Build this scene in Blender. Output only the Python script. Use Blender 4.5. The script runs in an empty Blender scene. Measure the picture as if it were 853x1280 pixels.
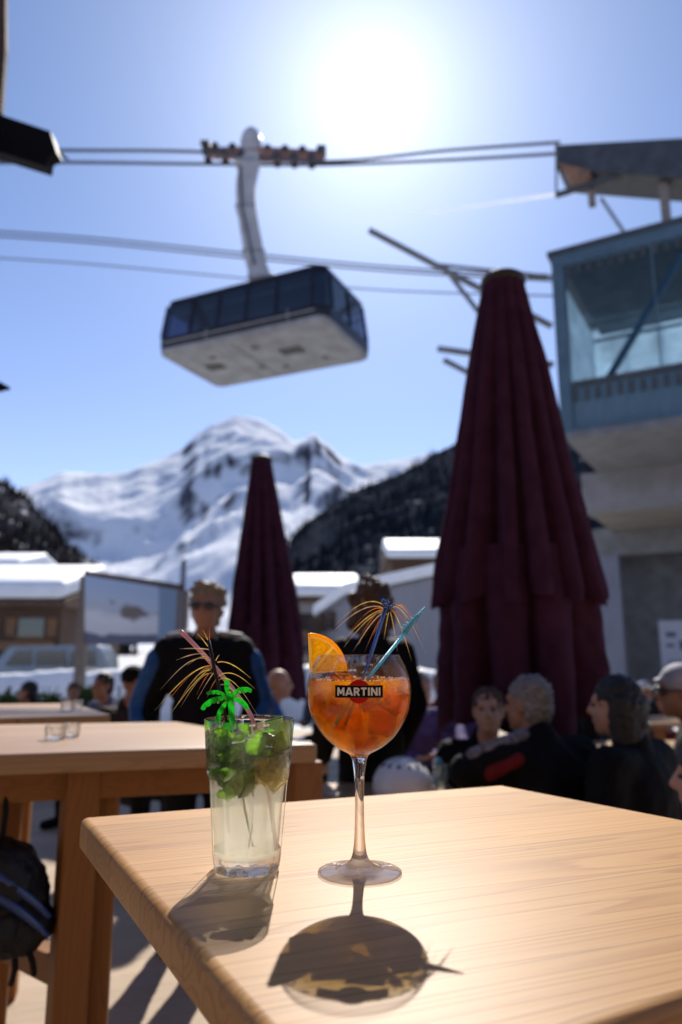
import bpy, bmesh, math, random
from mathutils import Vector, Matrix, noise, Euler
random.seed(7)
R = math.radians
SC = bpy.context.scene
COL = SC.collection
V = Vector

# ------------------------------------------------------------------ camera model
F, CZ = 905.0, 1.35
PITCH = math.atan(174 / F)          # horizon at row 814 of the 1280-row photo
CP, SP = math.cos(PITCH), math.sin(PITCH)
TZ = CZ - 0.2245                     # height of the tall tables
def ray(px, py):
    x = (px - 426.5) / F; v = (640 - py) / F
    return V((x, CP - v * SP, SP + v * CP))
def at(px, py, Y):
    d = ray(px, py); t = Y / d.y
    return V((d.x * t, Y, CZ + d.z * t))
def onz(px, py, z):
    d = ray(px, py); t = (z - CZ) / d.z
    return V((d.x * t, d.y * t, z))
def mpp(px, py, Y):                  # metres per photo pixel at that place
    return Y / ray(px, py).y / F

# ------------------------------------------------------------------ helpers
def wloc(o):
    p = V((0, 0, 0))
    while o: p = p + o.location; o = o.parent
    return p
def tag(o, label=None, cat=None, group=None, kind=None):
    if label: o['label'] = label
    if cat: o['category'] = cat
    if group: o['group'] = group
    if kind: o['kind'] = kind
    return o
def empty(name, loc, label, cat, group=None):
    o = bpy.data.objects.new(name, None); COL.objects.link(o)
    o.location = loc; o.empty_display_size = .05
    return tag(o, label, cat, group)

class MB:
    def __init__(s): s.v = []; s.f = []
    def add(s, vs, fs):
        n = len(s.v); s.v += [V(p) for p in vs]; s.f += [tuple(i + n for i in f) for f in fs]; return s
    def box(s, c, size, rz=0, rot=None):
        m = rot if rot else Matrix.Rotation(rz, 3, 'Z'); c = V(c)
        a, b, d = [k / 2 for k in size]
        vs = [c + m @ V((x * a, y * b, z * d)) for x in (-1, 1) for y in (-1, 1) for z in (-1, 1)]
        return s.add(vs, [(0, 1, 3, 2), (4, 6, 7, 5), (0, 4, 5, 1), (2, 3, 7, 6), (0, 2, 6, 4), (1, 5, 7, 3)])
    def hexa(s, b, t):               # four bottom corners, four top corners (same order)
        return s.add(list(b) + list(t), [(3, 2, 1, 0), (4, 5, 6, 7)] + [(i, (i + 1) % 4, 4 + (i + 1) % 4, 4 + i) for i in range(4)])
    def prism(s, poly, vec):
        n = len(poly); vec = V(vec); a = [V(p) for p in poly]
        return s.add(a + [p + vec for p in a], [tuple(range(n - 1, -1, -1)), tuple(range(n, 2 * n))] + [(i, (i + 1) % n, n + (i + 1) % n, n + i) for i in range(n)])
    def tube(s, pts, r, seg=8, cap=True):
        pts = [V(p) for p in pts]; n = len(pts)
        rr = r if isinstance(r, (list, tuple)) else [r] * n
        vs = []; up = None
        for i, p in enumerate(pts):
            t = (pts[min(i + 1, n - 1)] - pts[max(i - 1, 0)]).normalized()
            if up is None: up = V((0, 0, 1)) if abs(t.z) < .9 else V((1, 0, 0))
            a = t.cross(up).normalized(); b = a.cross(t).normalized(); up = b
            vs += [p + rr[i] * (math.cos(k * 2 * math.pi / seg) * a + math.sin(k * 2 * math.pi / seg) * b) for k in range(seg)]
        fs = [(i * seg + k, i * seg + (k + 1) % seg, (i + 1) * seg + (k + 1) % seg, (i + 1) * seg + k) for i in range(n - 1) for k in range(seg)]
        if cap: fs += [tuple(range(seg - 1, -1, -1)), tuple((n - 1) * seg + k for k in range(seg))]
        return s.add(vs, fs)
    def ball(s, c, r, rot=None, su=14, sv=9):
        c = V(c); r = (r, r, r) if not isinstance(r, (tuple, list)) else r
        m = rot or Matrix.Identity(3); vs = [c + m @ V((0, 0, -r[2]))]
        for j in range(1, sv):
            ph = -math.pi / 2 + math.pi * j / sv
            vs += [c + m @ V((r[0] * math.cos(ph) * math.cos(2 * math.pi * k / su), r[1] * math.cos(ph) * math.sin(2 * math.pi * k / su), r[2] * math.sin(ph))) for k in range(su)]
        vs.append(c + m @ V((0, 0, r[2]))); L = len(vs) - 1
        fs = [(0, 1 + (k + 1) % su, 1 + k) for k in range(su)]
        fs += [(1 + j * su + k, 1 + j * su + (k + 1) % su, 1 + (j + 1) * su + (k + 1) % su, 1 + (j + 1) * su + k) for j in range(sv - 2) for k in range(su)]
        fs += [(L, 1 + (sv - 2) * su + k, 1 + (sv - 2) * su + (k + 1) % su) for k in range(su)]
        return s.add(vs, fs)
    def caps(s, p0, r0, p1, r1):     # tapered limb with round ends
        s.ball(p0, r0, su=12, sv=8); s.ball(p1, r1, su=12, sv=8)
        return s.tube([p0, p1], [r0, r1], 12)
    def lathe(s, prof, c=(0, 0, 0), seg=64, rf=None, close=False):
        # prof: (r, z) ; rf(theta, i) scales the radius
        c = V(c); n = len(prof); vs = []
        for i, (r, z) in enumerate(prof):
            for k in range(seg):
                th = 2 * math.pi * k / seg; q = r * (rf(th, i) if rf else 1)
                vs.append(c + V((q * math.cos(th), q * math.sin(th), z)))
        fs = []
        for i in range(n - 1 + (1 if close else 0)):
            j = (i + 1) % n
            fs += [(i * seg + k, i * seg + (k + 1) % seg, j * seg + (k + 1) % seg, j * seg + k) for k in range(seg)]
        return s.add(vs, fs)
    def build(s, name, mat, parent=None, origin=None, smooth=False, bevel=0, seg=2, merge=False, fn=None):
        o_ = wloc(parent) if parent else V(origin if origin is not None else (0, 0, 0))
        me = bpy.data.meshes.new(name)
        me.from_pydata([p - o_ for p in s.v], [], s.f)
        bm = bmesh.new(); bm.from_mesh(me)
        if merge or bevel: bmesh.ops.remove_doubles(bm, verts=bm.verts, dist=1e-6)
        if fn: fn(bm)
        bmesh.ops.recalc_face_normals(bm, faces=bm.faces)
        if bevel:
            es = [e for e in bm.edges if len(e.link_faces) == 2 and e.calc_face_angle(0) > .5]
            bmesh.ops.bevel(bm, geom=es, offset=bevel, segments=seg, profile=.5, affect='EDGES', clamp_overlap=True)
        bm.to_mesh(me); bm.free()
        if smooth: me.shade_smooth()
        elif bevel and seg > 2: me.shade_smooth(); 
        o = bpy.data.objects.new(name, me); COL.objects.link(o)
        if parent: o.parent = parent
        else: o.location = o_
        if mat: me.materials.append(mat)
        return o

def remesh_obj(mb, name, mat, parent, voxel, jitter=0, freq=20, smooth_it=3):
    """union of overlapping volumes as one continuous skin"""
    o_ = wloc(parent)
    me = bpy.data.meshes.new('tmp'); me.from_pydata([p - o_ for p in mb.v], [], mb.f)
    bm = bmesh.new(); bm.from_mesh(me); bmesh.ops.recalc_face_normals(bm, faces=bm.faces); bm.to_mesh(me); bm.free()
    t = bpy.data.objects.new('tmp', me); COL.objects.link(t)
    m = t.modifiers.new('r', 'REMESH'); m.mode = 'VOXEL'; m.voxel_size = voxel
    if smooth_it:
        q = t.modifiers.new('s', 'SMOOTH'); q.iterations = smooth_it; q.factor = .5
    dg = bpy.context.evaluated_depsgraph_get()
    nm = bpy.data.meshes.new_from_object(t.evaluated_get(dg))
    bpy.data.objects.remove(t); bpy.data.meshes.remove(me)
    if jitter:
        nv = [vv.normal.copy() for vv in nm.vertices]
        for vv, n in zip(nm.vertices, nv):
            vv.co += n * jitter * (noise.noise(vv.co * freq) + .5 * noise.noise(vv.co * freq * 2.3))
    nm.shade_smooth(); nm.name = name
    nm.materials.clear(); nm.materials.append(mat)
    o = bpy.data.objects.new(name, nm); COL.objects.link(o); o.parent = parent
    return o

def copy_tree(o, parent=None):
    c = o.copy(); COL.objects.link(c); c.parent = parent
    for ch in list(o.children): copy_tree(ch, c)
    return c

def catmull(pts, n=6):
    out = []
    for i in range(len(pts) - 1):
        p0 = pts[max(i - 1, 0)]; p1 = pts[i]; p2 = pts[i + 1]; p3 = pts[min(i + 2, len(pts) - 1)]
        for k in range(n):
            t = k / n
            out.append(tuple(.5 * (2 * b + (c - a) * t + (2 * a - 5 * b + 4 * c - d) * t * t + (3 * b - a - 3 * c + d) * t ** 3) for a, b, c, d in zip(p0, p1, p2, p3)))
    out.append(tuple(pts[-1])); return out

# ------------------------------------------------------------------ materials
def newmat(name):
    m = bpy.data.materials.new(name); m.use_nodes = True
    nt = m.node_tree; nt.nodes.clear()
    out = nt.nodes.new('ShaderNodeOutputMaterial')
    return m, nt, out
def N(nt, typ, **kw):
    n = nt.nodes.new(typ)
    for k, v in kw.items():
        if k in n.inputs: n.inputs[k].default_value = v
        else: setattr(n, k, v)
    return n
def ramp(nt, fac, stops):
    r = nt.nodes.new('ShaderNodeValToRGB'); e = r.color_ramp.elements
    while len(e) < len(stops): e.new(.5)
    for el, (p, c) in zip(e, stops): el.position = p; el.color = (*c, 1) if len(c) == 3 else c
    nt.links.new(fac, r.inputs[0]); return r.outputs[0]
def g(c): return (c, c, c)
def simple(name, col, rough=.7, var=.25, scale=12, bump=0, metal=0, spec=.5, coat=0, bscale=None, stretch=(1, 1, 1)):
    m, nt, out = newmat(name); L = nt.links.new
    p = N(nt, 'ShaderNodeBsdfPrincipled', Roughness=rough, Metallic=metal)
    p.inputs['Specular IOR Level'].default_value = spec; p.inputs['Coat Weight'].default_value = coat
    tc = N(nt, 'ShaderNodeTexCoord'); mp = N(nt, 'ShaderNodeMapping'); mp.inputs['Scale'].default_value = stretch
    L(tc.outputs['Object'], mp.inputs[0])
    nz = N(nt, 'ShaderNodeTexNoise', Scale=scale, Detail=5.0); L(mp.outputs[0], nz.inputs['Vector'])
    lo = tuple(c * (1 - var) for c in col); hi = tuple(min(1, c * (1 + var)) for c in col)
    L(ramp(nt, nz.outputs[0], [(.3, lo), (.7, hi)]), p.inputs['Base Color'])
    if bump:
        n2 = N(nt, 'ShaderNodeTexNoise', Scale=bscale or scale * 4, Detail=4.0); L(mp.outputs[0], n2.inputs['Vector'])
        b = N(nt, 'ShaderNodeBump', Strength=bump, Distance=.01); L(n2.outputs[0], b.inputs['Height']); L(b.outputs[0], p.inputs['Normal'])
    L(p.outputs[0], out.inputs[0]); return m

def wood(name, angle=0, base=(.50, .33, .19), dark=(.36, .20, .095), board=.11, rough=.45, coarse=1.0, vertical=False, seams=True):
    """planed pine boards with grain along local X turned by angle"""
    m, nt, out = newmat(name); L = nt.links.new
    tc = N(nt, 'ShaderNodeTexCoord'); mp = N(nt, 'ShaderNodeMapping')
    mp.inputs['Rotation'].default_value = (0, R(90), 0) if vertical else (0, 0, -angle)
    L(tc.outputs['Object'], mp.inputs[0])
    sx = N(nt, 'ShaderNodeSeparateXYZ'); L(mp.outputs[0], sx.inputs[0])
    dv = N(nt, 'ShaderNodeMath', operation='DIVIDE'); L(sx.outputs['Y'], dv.inputs[0]); dv.inputs[1].default_value = board
    fl = N(nt, 'ShaderNodeMath', operation='FLOOR'); L(dv.outputs[0], fl.inputs[0])
    fr = N(nt, 'ShaderNodeMath', operation='FRACT'); L(dv.outputs[0], fr.inputs[0])
    wn = N(nt, 'ShaderNodeTexWhiteNoise', noise_dimensions='1D'); L(fl.outputs[0], wn.inputs['W'])
    # per-board offset of the grain
    off = N(nt, 'ShaderNodeVectorMath', operation='SCALE'); L(wn.outputs['Color'], off.inputs[0]); off.inputs['Scale'].default_value = 7.0
    ad = N(nt, 'ShaderNodeVectorMath', operation='ADD'); L(mp.outputs[0], ad.inputs[0]); L(off.outputs[0], ad.inputs[1])
    st = N(nt, 'ShaderNodeMapping'); st.inputs['Scale'].default_value = (.9, 13, 13); L(ad.outputs[0], st.inputs[0])
    n1 = N(nt, 'ShaderNodeTexNoise', Scale=1.0 * coarse, Detail=1.5, Distortion=.05); L(st.outputs[0], n1.inputs['Vector'])
    mu = N(nt, 'ShaderNodeMath', operation='MULTIPLY'); L(n1.outputs[0], mu.inputs[0]); mu.inputs[1].default_value = 17.0
    sn = N(nt, 'ShaderNodeMath', operation='FRACT'); L(mu.outputs[0], sn.inputs[0])      # growth rings: slow rise, sharp late-wood line
    ring = ramp(nt, sn.outputs[0], [(0, g(.1)), (.55, g(.25)), (.9, g(1)), (1, g(.1))])
    st2 = N(nt, 'ShaderNodeMapping'); st2.inputs['Scale'].default_value = (6, 260, 260); L(ad.outputs[0], st2.inputs[0])
    n2 = N(nt, 'ShaderNodeTexNoise', Scale=1.0, Detail=3.0); L(st2.outputs[0], n2.inputs['Vector'])
    mx = N(nt, 'ShaderNodeMix', data_type='RGBA'); mx.inputs['A'].default_value = (*base, 1); mx.inputs['B'].default_value = (*dark, 1)
    f1 = N(nt, 'ShaderNodeMath', operation='MULTIPLY'); L(ring, f1.inputs[0]); f1.inputs[1].default_value = .46
    f2 = N(nt, 'ShaderNodeMath', operation='MULTIPLY_ADD'); L(n2.outputs[0], f2.inputs[0]); f2.inputs[1].default_value = .5; L(f1.outputs[0], f2.inputs[2])
    f3 = N(nt, 'ShaderNodeMath', operation='SUBTRACT'); L(f2.outputs[0], f3.inputs[0]); f3.inputs[1].default_value = .18
    f3.use_clamp = True
    L(f3.outputs[0], mx.inputs['Factor'])
    # board tone
    hv = N(nt, 'ShaderNodeHueSaturation'); L(mx.outputs['Result'], hv.inputs['Color'])
    mv = N(nt, 'ShaderNodeMapRange'); mv.inputs['To Min'].default_value = .86; mv.inputs['To Max'].default_value = 1.1
    L(wn.outputs['Value'], mv.inputs['Value']); L(mv.outputs[0], hv.inputs['Value'])
    # knots
    vk = N(nt, 'ShaderNodeTexVoronoi', Scale=4.2); kmp = N(nt, 'ShaderNodeMapping'); kmp.inputs['Scale'].default_value = (1, 1.9, 1.9); L(ad.outputs[0], kmp.inputs[0]); L(kmp.outputs[0], vk.inputs['Vector'])
    kf = ramp(nt, vk.outputs['Distance'], [(.0, g(.8)), (.022, g(.55)), (.05, g(0))])
    mk = N(nt, 'ShaderNodeMix', data_type='RGBA'); L(kf, mk.inputs['Factor']); L(hv.outputs[0], mk.inputs['A']); mk.inputs['B'].default_value = (.16, .07, .025, 1)
    col = mk.outputs['Result']
    p = N(nt, 'ShaderNodeBsdfPrincipled', Roughness=rough)
    p.inputs['Specular IOR Level'].default_value = .24
    hs = N(nt, 'ShaderNodeMath', operation='MULTIPLY_ADD'); L(n2.outputs[0], hs.inputs[0]); hs.inputs[1].default_value = .6; L(f1.outputs[0], hs.inputs[2])
    if seams:
        e = ramp(nt, fr.outputs[0], [(0, g(0)), (.012, g(1)), (.988, g(1)), (1, g(0))])
        ms = N(nt, 'ShaderNodeMix', data_type='RGBA'); L(e, ms.inputs['Factor']); ms.inputs['A'].default_value = (.2, .11, .05, 1); L(col, ms.inputs['B']); col = ms.outputs['Result']
    L(col, p.inputs['Base Color'])
    b = N(nt, 'ShaderNodeBump', Strength=.18, Distance=.002); L(hs.outputs[0], b.inputs['Height']); L(b.outputs[0], p.inputs['Normal'])
    L(p.outputs[0], out.inputs[0]); return m

def schlick(nt, f0=.02):
    lw = N(nt, 'ShaderNodeLayerWeight'); lw.inputs[0].default_value = .5
    pw = N(nt, 'ShaderNodeMath', operation='POWER'); nt.links.new(lw.outputs['Facing'], pw.inputs[0]); pw.inputs[1].default_value = 5.0
    ma = N(nt, 'ShaderNodeMath', operation='MULTIPLY_ADD'); nt.links.new(pw.outputs[0], ma.inputs[0]); ma.inputs[1].default_value = .62; ma.inputs[2].default_value = f0
    return ma
def glassmat(name, col=(1, 1, 1), ior=1.5, rough=0, thin=.0, tcol=None, f0=.02):
    """clear glass; 'thin' is the share that passes straight through, as a thin wall does"""
    m, nt, out = newmat(name); L = nt.links.new
    gl = N(nt, 'ShaderNodeBsdfGlass', Roughness=rough, IOR=ior); gl.inputs['Color'].default_value = (*col, 1)
    if thin:
        tr = N(nt, 'ShaderNodeBsdfTransparent'); tr.inputs[0].default_value = (*(tcol or col), 1)
        go = N(nt, 'ShaderNodeBsdfGlossy', Roughness=.01); fr = schlick(nt, f0)
        a = N(nt, 'ShaderNodeMixShader'); L(fr.outputs[0], a.inputs[0]); L(tr.outputs[0], a.inputs[1]); L(go.outputs[0], a.inputs[2])
        b = N(nt, 'ShaderNodeMixShader'); b.inputs[0].default_value = thin; L(gl.outputs[0], b.inputs[1]); L(a.outputs[0], b.inputs[2])
        L(b.outputs[0], out.inputs[0])
    else: L(gl.outputs[0], out.inputs[0])
    return m, nt, out
def wetwall(name, col=(.97, .98, .97)):
    m, nt, out = newmat(name)
    t = N(nt, 'ShaderNodeBsdfTransparent'); t.inputs[0].default_value = (*col, 1); go = N(nt, 'ShaderNodeBsdfGlossy', Roughness=.02)
    x = N(nt, 'ShaderNodeMixShader'); x.inputs[0].default_value = .015; nt.links.new(t.outputs[0], x.inputs[1]); nt.links.new(go.outputs[0], x.inputs[2])
    nt.links.new(x.outputs[0], out.inputs[0]); return m
def translucent(name, col, tw=.5, rough=.4, var=.2, scale=150, trans=0, glass=0, ior=1.35, spec=.5):
    """leaf, fruit, plastic: lets part of the light through"""
    m, nt, out = newmat(name); L = nt.links.new
    tc = N(nt, 'ShaderNodeTexCoord'); nz = N(nt, 'ShaderNodeTexNoise', Scale=scale, Detail=4.0); L(tc.outputs['Object'], nz.inputs['Vector'])
    c = ramp(nt, nz.outputs[0], [(.3, tuple(x * (1 - var) for x in col)), (.7, tuple(min(1, x * (1 + var)) for x in col))])
    p = N(nt, 'ShaderNodeBsdfPrincipled', Roughness=rough); p.inputs['Specular IOR Level'].default_value = spec; L(c, p.inputs['Base Color'])
    t = N(nt, 'ShaderNodeBsdfTranslucent'); L(c, t.inputs[0])
    a = N(nt, 'ShaderNodeMixShader'); a.inputs[0].default_value = tw; L(p.outputs[0], a.inputs[1]); L(t.outputs[0], a.inputs[2])
    last = a
    if glass:
        q = N(nt, 'ShaderNodeBsdfGlass', Roughness=.06, IOR=ior); q.inputs[0].default_value = (*[min(1, .4 + x * .6) for x in col], 1)
        b = N(nt, 'ShaderNodeMixShader'); b.inputs[0].default_value = glass; L(last.outputs[0], b.inputs[1]); L(q.outputs[0], b.inputs[2]); last = b
    if trans:
        q = N(nt, 'ShaderNodeBsdfTransparent'); q.inputs[0].default_value = (*[min(1, .3 + x * .7) for x in col], 1)
        b = N(nt, 'ShaderNodeMixShader'); b.inputs[0].default_value = trans; L(last.outputs[0], b.inputs[1]); L(q.outputs[0], b.inputs[2]); last = b
    L(last.outputs[0], out.inputs[0]); return m

M = {}
M['pine_shade'] = wood('pine_leg_shade', base=(.30, .125, .035), dark=(.20, .075, .02), vertical=True, seams=False, rough=.5)  # pine of the tops, darkened: shade put into the leg colour
M['pine_beam_shade'] = wood('pine_beam_shade', base=(.30, .125, .035), dark=(.20, .075, .02), seams=False, rough=.5)  # beams take the same shade-darkened pine colour
M['deck'] = wood('deck_boards', angle=R(20), base=(.43, .33, .24), dark=(.29, .21, .14), board=.14, rough=.75)
M['canvas'] = translucent('plum_canvas', (.076, .025, .050), .28, .9, .2, 9, spec=.1)
M['cap_dark'] = simple('dark_cap', (.03, .018, .02), .6)
M['steel'] = simple('galvanised_steel', (.35, .36, .37), .4, .15, 5, metal=.7)
M['dark_steel'] = simple('dark_painted_steel', (.05, .055, .065), .5, .3, 3)
M['black'] = simple('matt_black', (.006, .006, .007), .7, spec=.2)
M['snow'] = simple('snow', (.80, .82, .86), .6, .05, 2, .3, bscale=5)
M['white'] = simple('white_paint', (.75, .75, .74), .45, .06, 4)
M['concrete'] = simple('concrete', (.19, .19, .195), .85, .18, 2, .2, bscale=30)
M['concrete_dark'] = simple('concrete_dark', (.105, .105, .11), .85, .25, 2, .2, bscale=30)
M['timber_dark'] = simple('dark_timber', (.085, .045, .026), .75, .4, 3, .3, stretch=(1, 1, 9))
M['timber_mid'] = simple('brown_timber', (.20, .10, .045), .7, .35, 3, .3, stretch=(1, 1, 9))
M['window_dark'] = simple('dark_window_glass', (.02, .025, .03), .08, .2, 3, spec=.8)

# ------------------------------------------------------------------ camera, light, world
cd = bpy.data.cameras.new('camera'); cam = bpy.data.objects.new('camera', cd); COL.objects.link(cam)
cam.location = (0, 0, CZ); cam.rotation_euler = (R(90) + PITCH, 0, 0)
cd.sensor_fit = 'VERTICAL'; cd.sensor_height = 36; cd.lens = F / 1280 * 36
cd.clip_start = .02; cd.clip_end = 60000
cd.dof.use_dof = True
GP = onz(450, 1092, TZ)                       # foot of the goblet
cd.dof.focus_distance = (GP.y - .01) * CP + .1 * SP - .02
cd.dof.aperture_fstop = 3.7; cd.dof.aperture_blades = 0
SC.camera = cam

SUN_EL, SUN_AZ = R(40.9), R(2.8)
sd = bpy.data.lights.new('sun', 'SUN'); sd.energy = 5.0; sd.angle = R(.53); sd.color = (1, .94, .85)
so = bpy.data.objects.new('sun', sd); COL.objects.link(so)
sdir = V((math.sin(SUN_AZ) * math.cos(SUN_EL), math.cos(SUN_AZ) * math.cos(SUN_EL), math.sin(SUN_EL)))
so.rotation_euler = sdir.to_track_quat('Z', 'Y').to_euler(); so.location = (0, 0, 30)

wd = bpy.data.worlds.new('World'); SC.world = wd; wd.use_nodes = True
nt = wd.node_tree; nt.nodes.clear(); L = nt.links.new
wo = N(nt, 'ShaderNodeOutputWorld'); bg = N(nt, 'ShaderNodeBackground', Strength=.102)
sk = N(nt, 'ShaderNodeTexSky', sky_type='NISHITA', sun_disc=False, sun_elevation=SUN_EL, sun_rotation=SUN_AZ, altitude=1850, air_density=1.0, dust_density=.3, ozone_density=7.0)
L(sk.outputs[0], bg.inputs[0])
# aureole: forward scattering by thin high haze around the sun
tc = N(nt, 'ShaderNodeTexCoord'); dt = N(nt, 'ShaderNodeVectorMath', operation='DOT_PRODUCT'); dt.inputs[1].default_value = sdir
nrm = N(nt, 'ShaderNodeVectorMath', operation='NORMALIZE'); L(tc.outputs['Generated'], nrm.inputs[0]); L(nrm.outputs[0], dt.inputs[0])
cl = N(nt, 'ShaderNodeMath', operation='MAXIMUM'); L(dt.outputs['Value'], cl.inputs[0]); cl.inputs[1].default_value = 0
acc = None
for pw, k in ((2200, .9), (420, .16), (110, .22), (30, .26), (8, .08)):
    a = N(nt, 'ShaderNodeMath', operation='POWER'); L(cl.outputs[0], a.inputs[0]); a.inputs[1].default_value = pw
    b = N(nt, 'ShaderNodeMath', operation='MULTIPLY'); L(a.outputs[0], b.inputs[0]); b.inputs[1].default_value = k
    if acc:
        c = N(nt, 'ShaderNodeMath', operation='ADD'); L(acc.outputs[0], c.inputs[0]); L(b.outputs[0], c.inputs[1]); acc = c
    else: acc = b
bg2 = N(nt, 'ShaderNodeBackground'); bg2.inputs[0].default_value = (.93, .95, 1, 1); L(acc.outputs[0], bg2.inputs[1])
ad = N(nt, 'ShaderNodeAddShader'); L(bg.outputs[0], ad.inputs[0]); L(bg2.outputs[0], ad.inputs[1])
# valley haze: the air pales towards the horizon
sz = N(nt, 'ShaderNodeSeparateXYZ'); L(nrm.outputs[0], sz.inputs[0]); ab = N(nt, 'ShaderNodeMath', operation='ABSOLUTE'); L(sz.outputs['Z'], ab.inputs[0])
om = N(nt, 'ShaderNodeMath', operation='SUBTRACT'); om.inputs[0].default_value = 1; L(ab.outputs[0], om.inputs[1])
p3 = N(nt, 'ShaderNodeMath', operation='POWER'); L(om.outputs[0], p3.inputs[0]); p3.inputs[1].default_value = 3.0
hk = N(nt, 'ShaderNodeMath', operation='MULTIPLY'); L(p3.outputs[0], hk.inputs[0]); hk.inputs[1].default_value = .31
bg3 = N(nt, 'ShaderNodeBackground'); bg3.inputs[0].default_value = (1, .76, .88, 1); L(hk.outputs[0], bg3.inputs[1])
ad2 = N(nt, 'ShaderNodeAddShader'); L(ad.outputs[0], ad2.inputs[0]); L(bg3.outputs[0], ad2.inputs[1]); L(ad2.outputs[0], wo.inputs[0])

SC.view_settings.view_transform = 'Standard'; SC.view_settings.look = 'None'
SC.view_settings.exposure = .50; SC.view_settings.gamma = 1; SC.view_settings.use_curve_mapping = False
cy = SC.cycles; cy.use_denoising = True; cy.max_bounces = 20; cy.transmission_bounces = 18; cy.transparent_max_bounces = 32
cy.glossy_bounces = 6; cy.diffuse_bounces = 4; cy.volume_bounces = 6
cy.sample_clamp_indirect = 6; cy.caustics_refractive = True; cy.caustics_reflective = True; cy.blur_glossy = .5
cy.use_adaptive_sampling = True; cy.adaptive_threshold = .01

# ================================================================== SETTING
# ---- ground, terrace
gm = MB(); S_ = 30000
gm.add([(-S_, -S_, -.45), (S_, -S_, -.45), (S_, S_, -.45), (-S_, S_, -.45)], [(0, 1, 2, 3)])
tag(gm.build('snow_ground', simple('trodden_snow', (.42, .42, .43), .8, .35, .35, .3, bscale=3)), kind='structure')
tag(MB().box((0, 3.5, -.2), (26, 19, .4)).build('terrace_floor', M['deck']), kind='structure')

# ---- mountains
def interp(tab, x):
    if x <= tab[0][0]: return tab[0][1]
    for (a, ya), (b, yb) in zip(tab, tab[1:]):
        if x <= b:
            t = (x - a) / (b - a); t = t * t * (3 - 2 * t) * .4 + t * .6
            return ya + (yb - ya) * t
    return tab[-1][1]
def ridge(name, tab, px0, px1, Yf, Yr, mat, nx=260, ny=110, amp=.12, fs=1.0, expo=1.15, seed=0, rag=.012, backfade=.6):
    vs = []
    for j in range(ny + 1):
        t = j / ny * 1.25
        for i in range(nx + 1):
            px = px0 + (px1 - px0) * i / nx
            top = at(px, interp(tab, px), Yr).z
            Y = Yf + (Yr - Yf) * t; x = (px - 426.5) / F * Y / CP * 1.0
            p = V((x, Y, 0)) / (Yr * .16 / fs)
            if t <= 1:
                base = top * (t ** expo)
                k = (t * (1.0 - t)) ** .7 * 2
            else:
                base = top * (1 - (t - 1) * 2.2); k = (t - 1) * 2
            rm = noise.ridged_multi_fractal(p + V((seed, seed * 2.1, .3)), 1.15, 2.1, 6, 1.0, 2.0) - 1.0
            f2 = noise.fractal(p * 5 + V((seed, 3, 1)), .8, 2.1, 6)
            z = base + top * (amp * rm * k * .55) + top * rag * f2 * (.5 + k)
            if t <= 1:                      # keep below the sight line to the crest
                lim = CZ + (top - CZ) * (Y / Yr) * 1.0 - top * .02 * (1 - t)
                if z > lim - 0: z = lim - (z - lim) * .15
            vs.append((x, Y, z - .5))
    w = nx + 1
    fs_ = [(j * w + i, j * w + i + 1, (j + 1) * w + i + 1, (j + 1) * w + i) for j in range(ny) for i in range(nx)]
    m = MB(); m.v = [V(v) for v in vs]; m.f = fs_
    o = m.build(name, mat, smooth=True)
    return o, vs, w
def alpine(name, thr, scl, rock, snow=(.78, .80, .85), wid=.12, mixn=.35, speck=0):
    m, nt, out = newmat(name); L = nt.links.new
    ge = N(nt, 'ShaderNodeNewGeometry'); sx = N(nt, 'ShaderNodeSeparateXYZ'); L(ge.outputs['Normal'], sx.inputs[0])
    tc = N(nt, 'ShaderNodeTexCoord'); nz = N(nt, 'ShaderNodeTexNoise', Scale=scl, Detail=9.0, Roughness=.65); L(tc.outputs['Object'], nz.inputs['Vector'])
    a = N(nt, 'ShaderNodeMath', operation='MULTIPLY_ADD'); L(nz.outputs[0], a.inputs[0]); a.inputs[1].default_value = mixn; L(sx.outputs['Z'], a.inputs[2])
    f = N(nt, 'ShaderNodeMapRange'); f.inputs['From Min'].default_value = thr + mixn * .5 - wid; f.inputs['From Max'].default_value = thr + mixn * .5 + wid; L(a.outputs[0], f.inputs['Value'])
    n2 = N(nt, 'ShaderNodeTexNoise', Scale=scl * 7, Detail=6.0); L(tc.outputs['Object'], n2.inputs['Vector'])
    rk = ramp(nt, n2.outputs[0], [(.3, tuple(c * .55 for c in rock)), (.7, tuple(c * 1.35 for c in rock))])
    mx = N(nt, 'ShaderNodeMix', data_type='RGBA'); L(f.outputs[0], mx.inputs['Factor']); L(rk, mx.inputs['A']); mx.inputs['B'].default_value = (*snow, 1)
    p = N(nt, 'ShaderNodeBsdfPrincipled', Roughness=.75); p.inputs['Specular IOR Level'].default_value = .0; L(mx.outputs['Result'], p.inputs['Base Color'])
    L(p.outputs[0], out.inputs[0]); return m
MAIN = [(-120, 640), (0, 618), (40, 604), (75, 590), (110, 591), (150, 590), (190, 577), (222, 562), (245, 540), (262, 530), (292, 519), (322, 524), (346, 536), (366, 552), (380, 548), (390, 540), (405, 552), (430, 572), (452, 582), (480, 578), (505, 574), (540, 566), (575, 570), (700, 600), (900, 640)]
o, _, _ = ridge('snowy_mountain', MAIN, -120, 900, 1500, 5200, alpine('alpine_snow_rock', .61, .0032, (.075, .078, .105), mixn=.6, wid=.07), nx=360, ny=150, amp=.50, fs=.55, seed=3.1, rag=.014)  # rock base tinted bluish for distance haze
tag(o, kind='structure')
RH = [(330, 760), (352, 720), (366, 668), (390, 648), (420, 628), (450, 610), (490, 596), (520, 582), (545, 566), (570, 556), (620, 540), (720, 520), (950, 500)]
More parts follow.
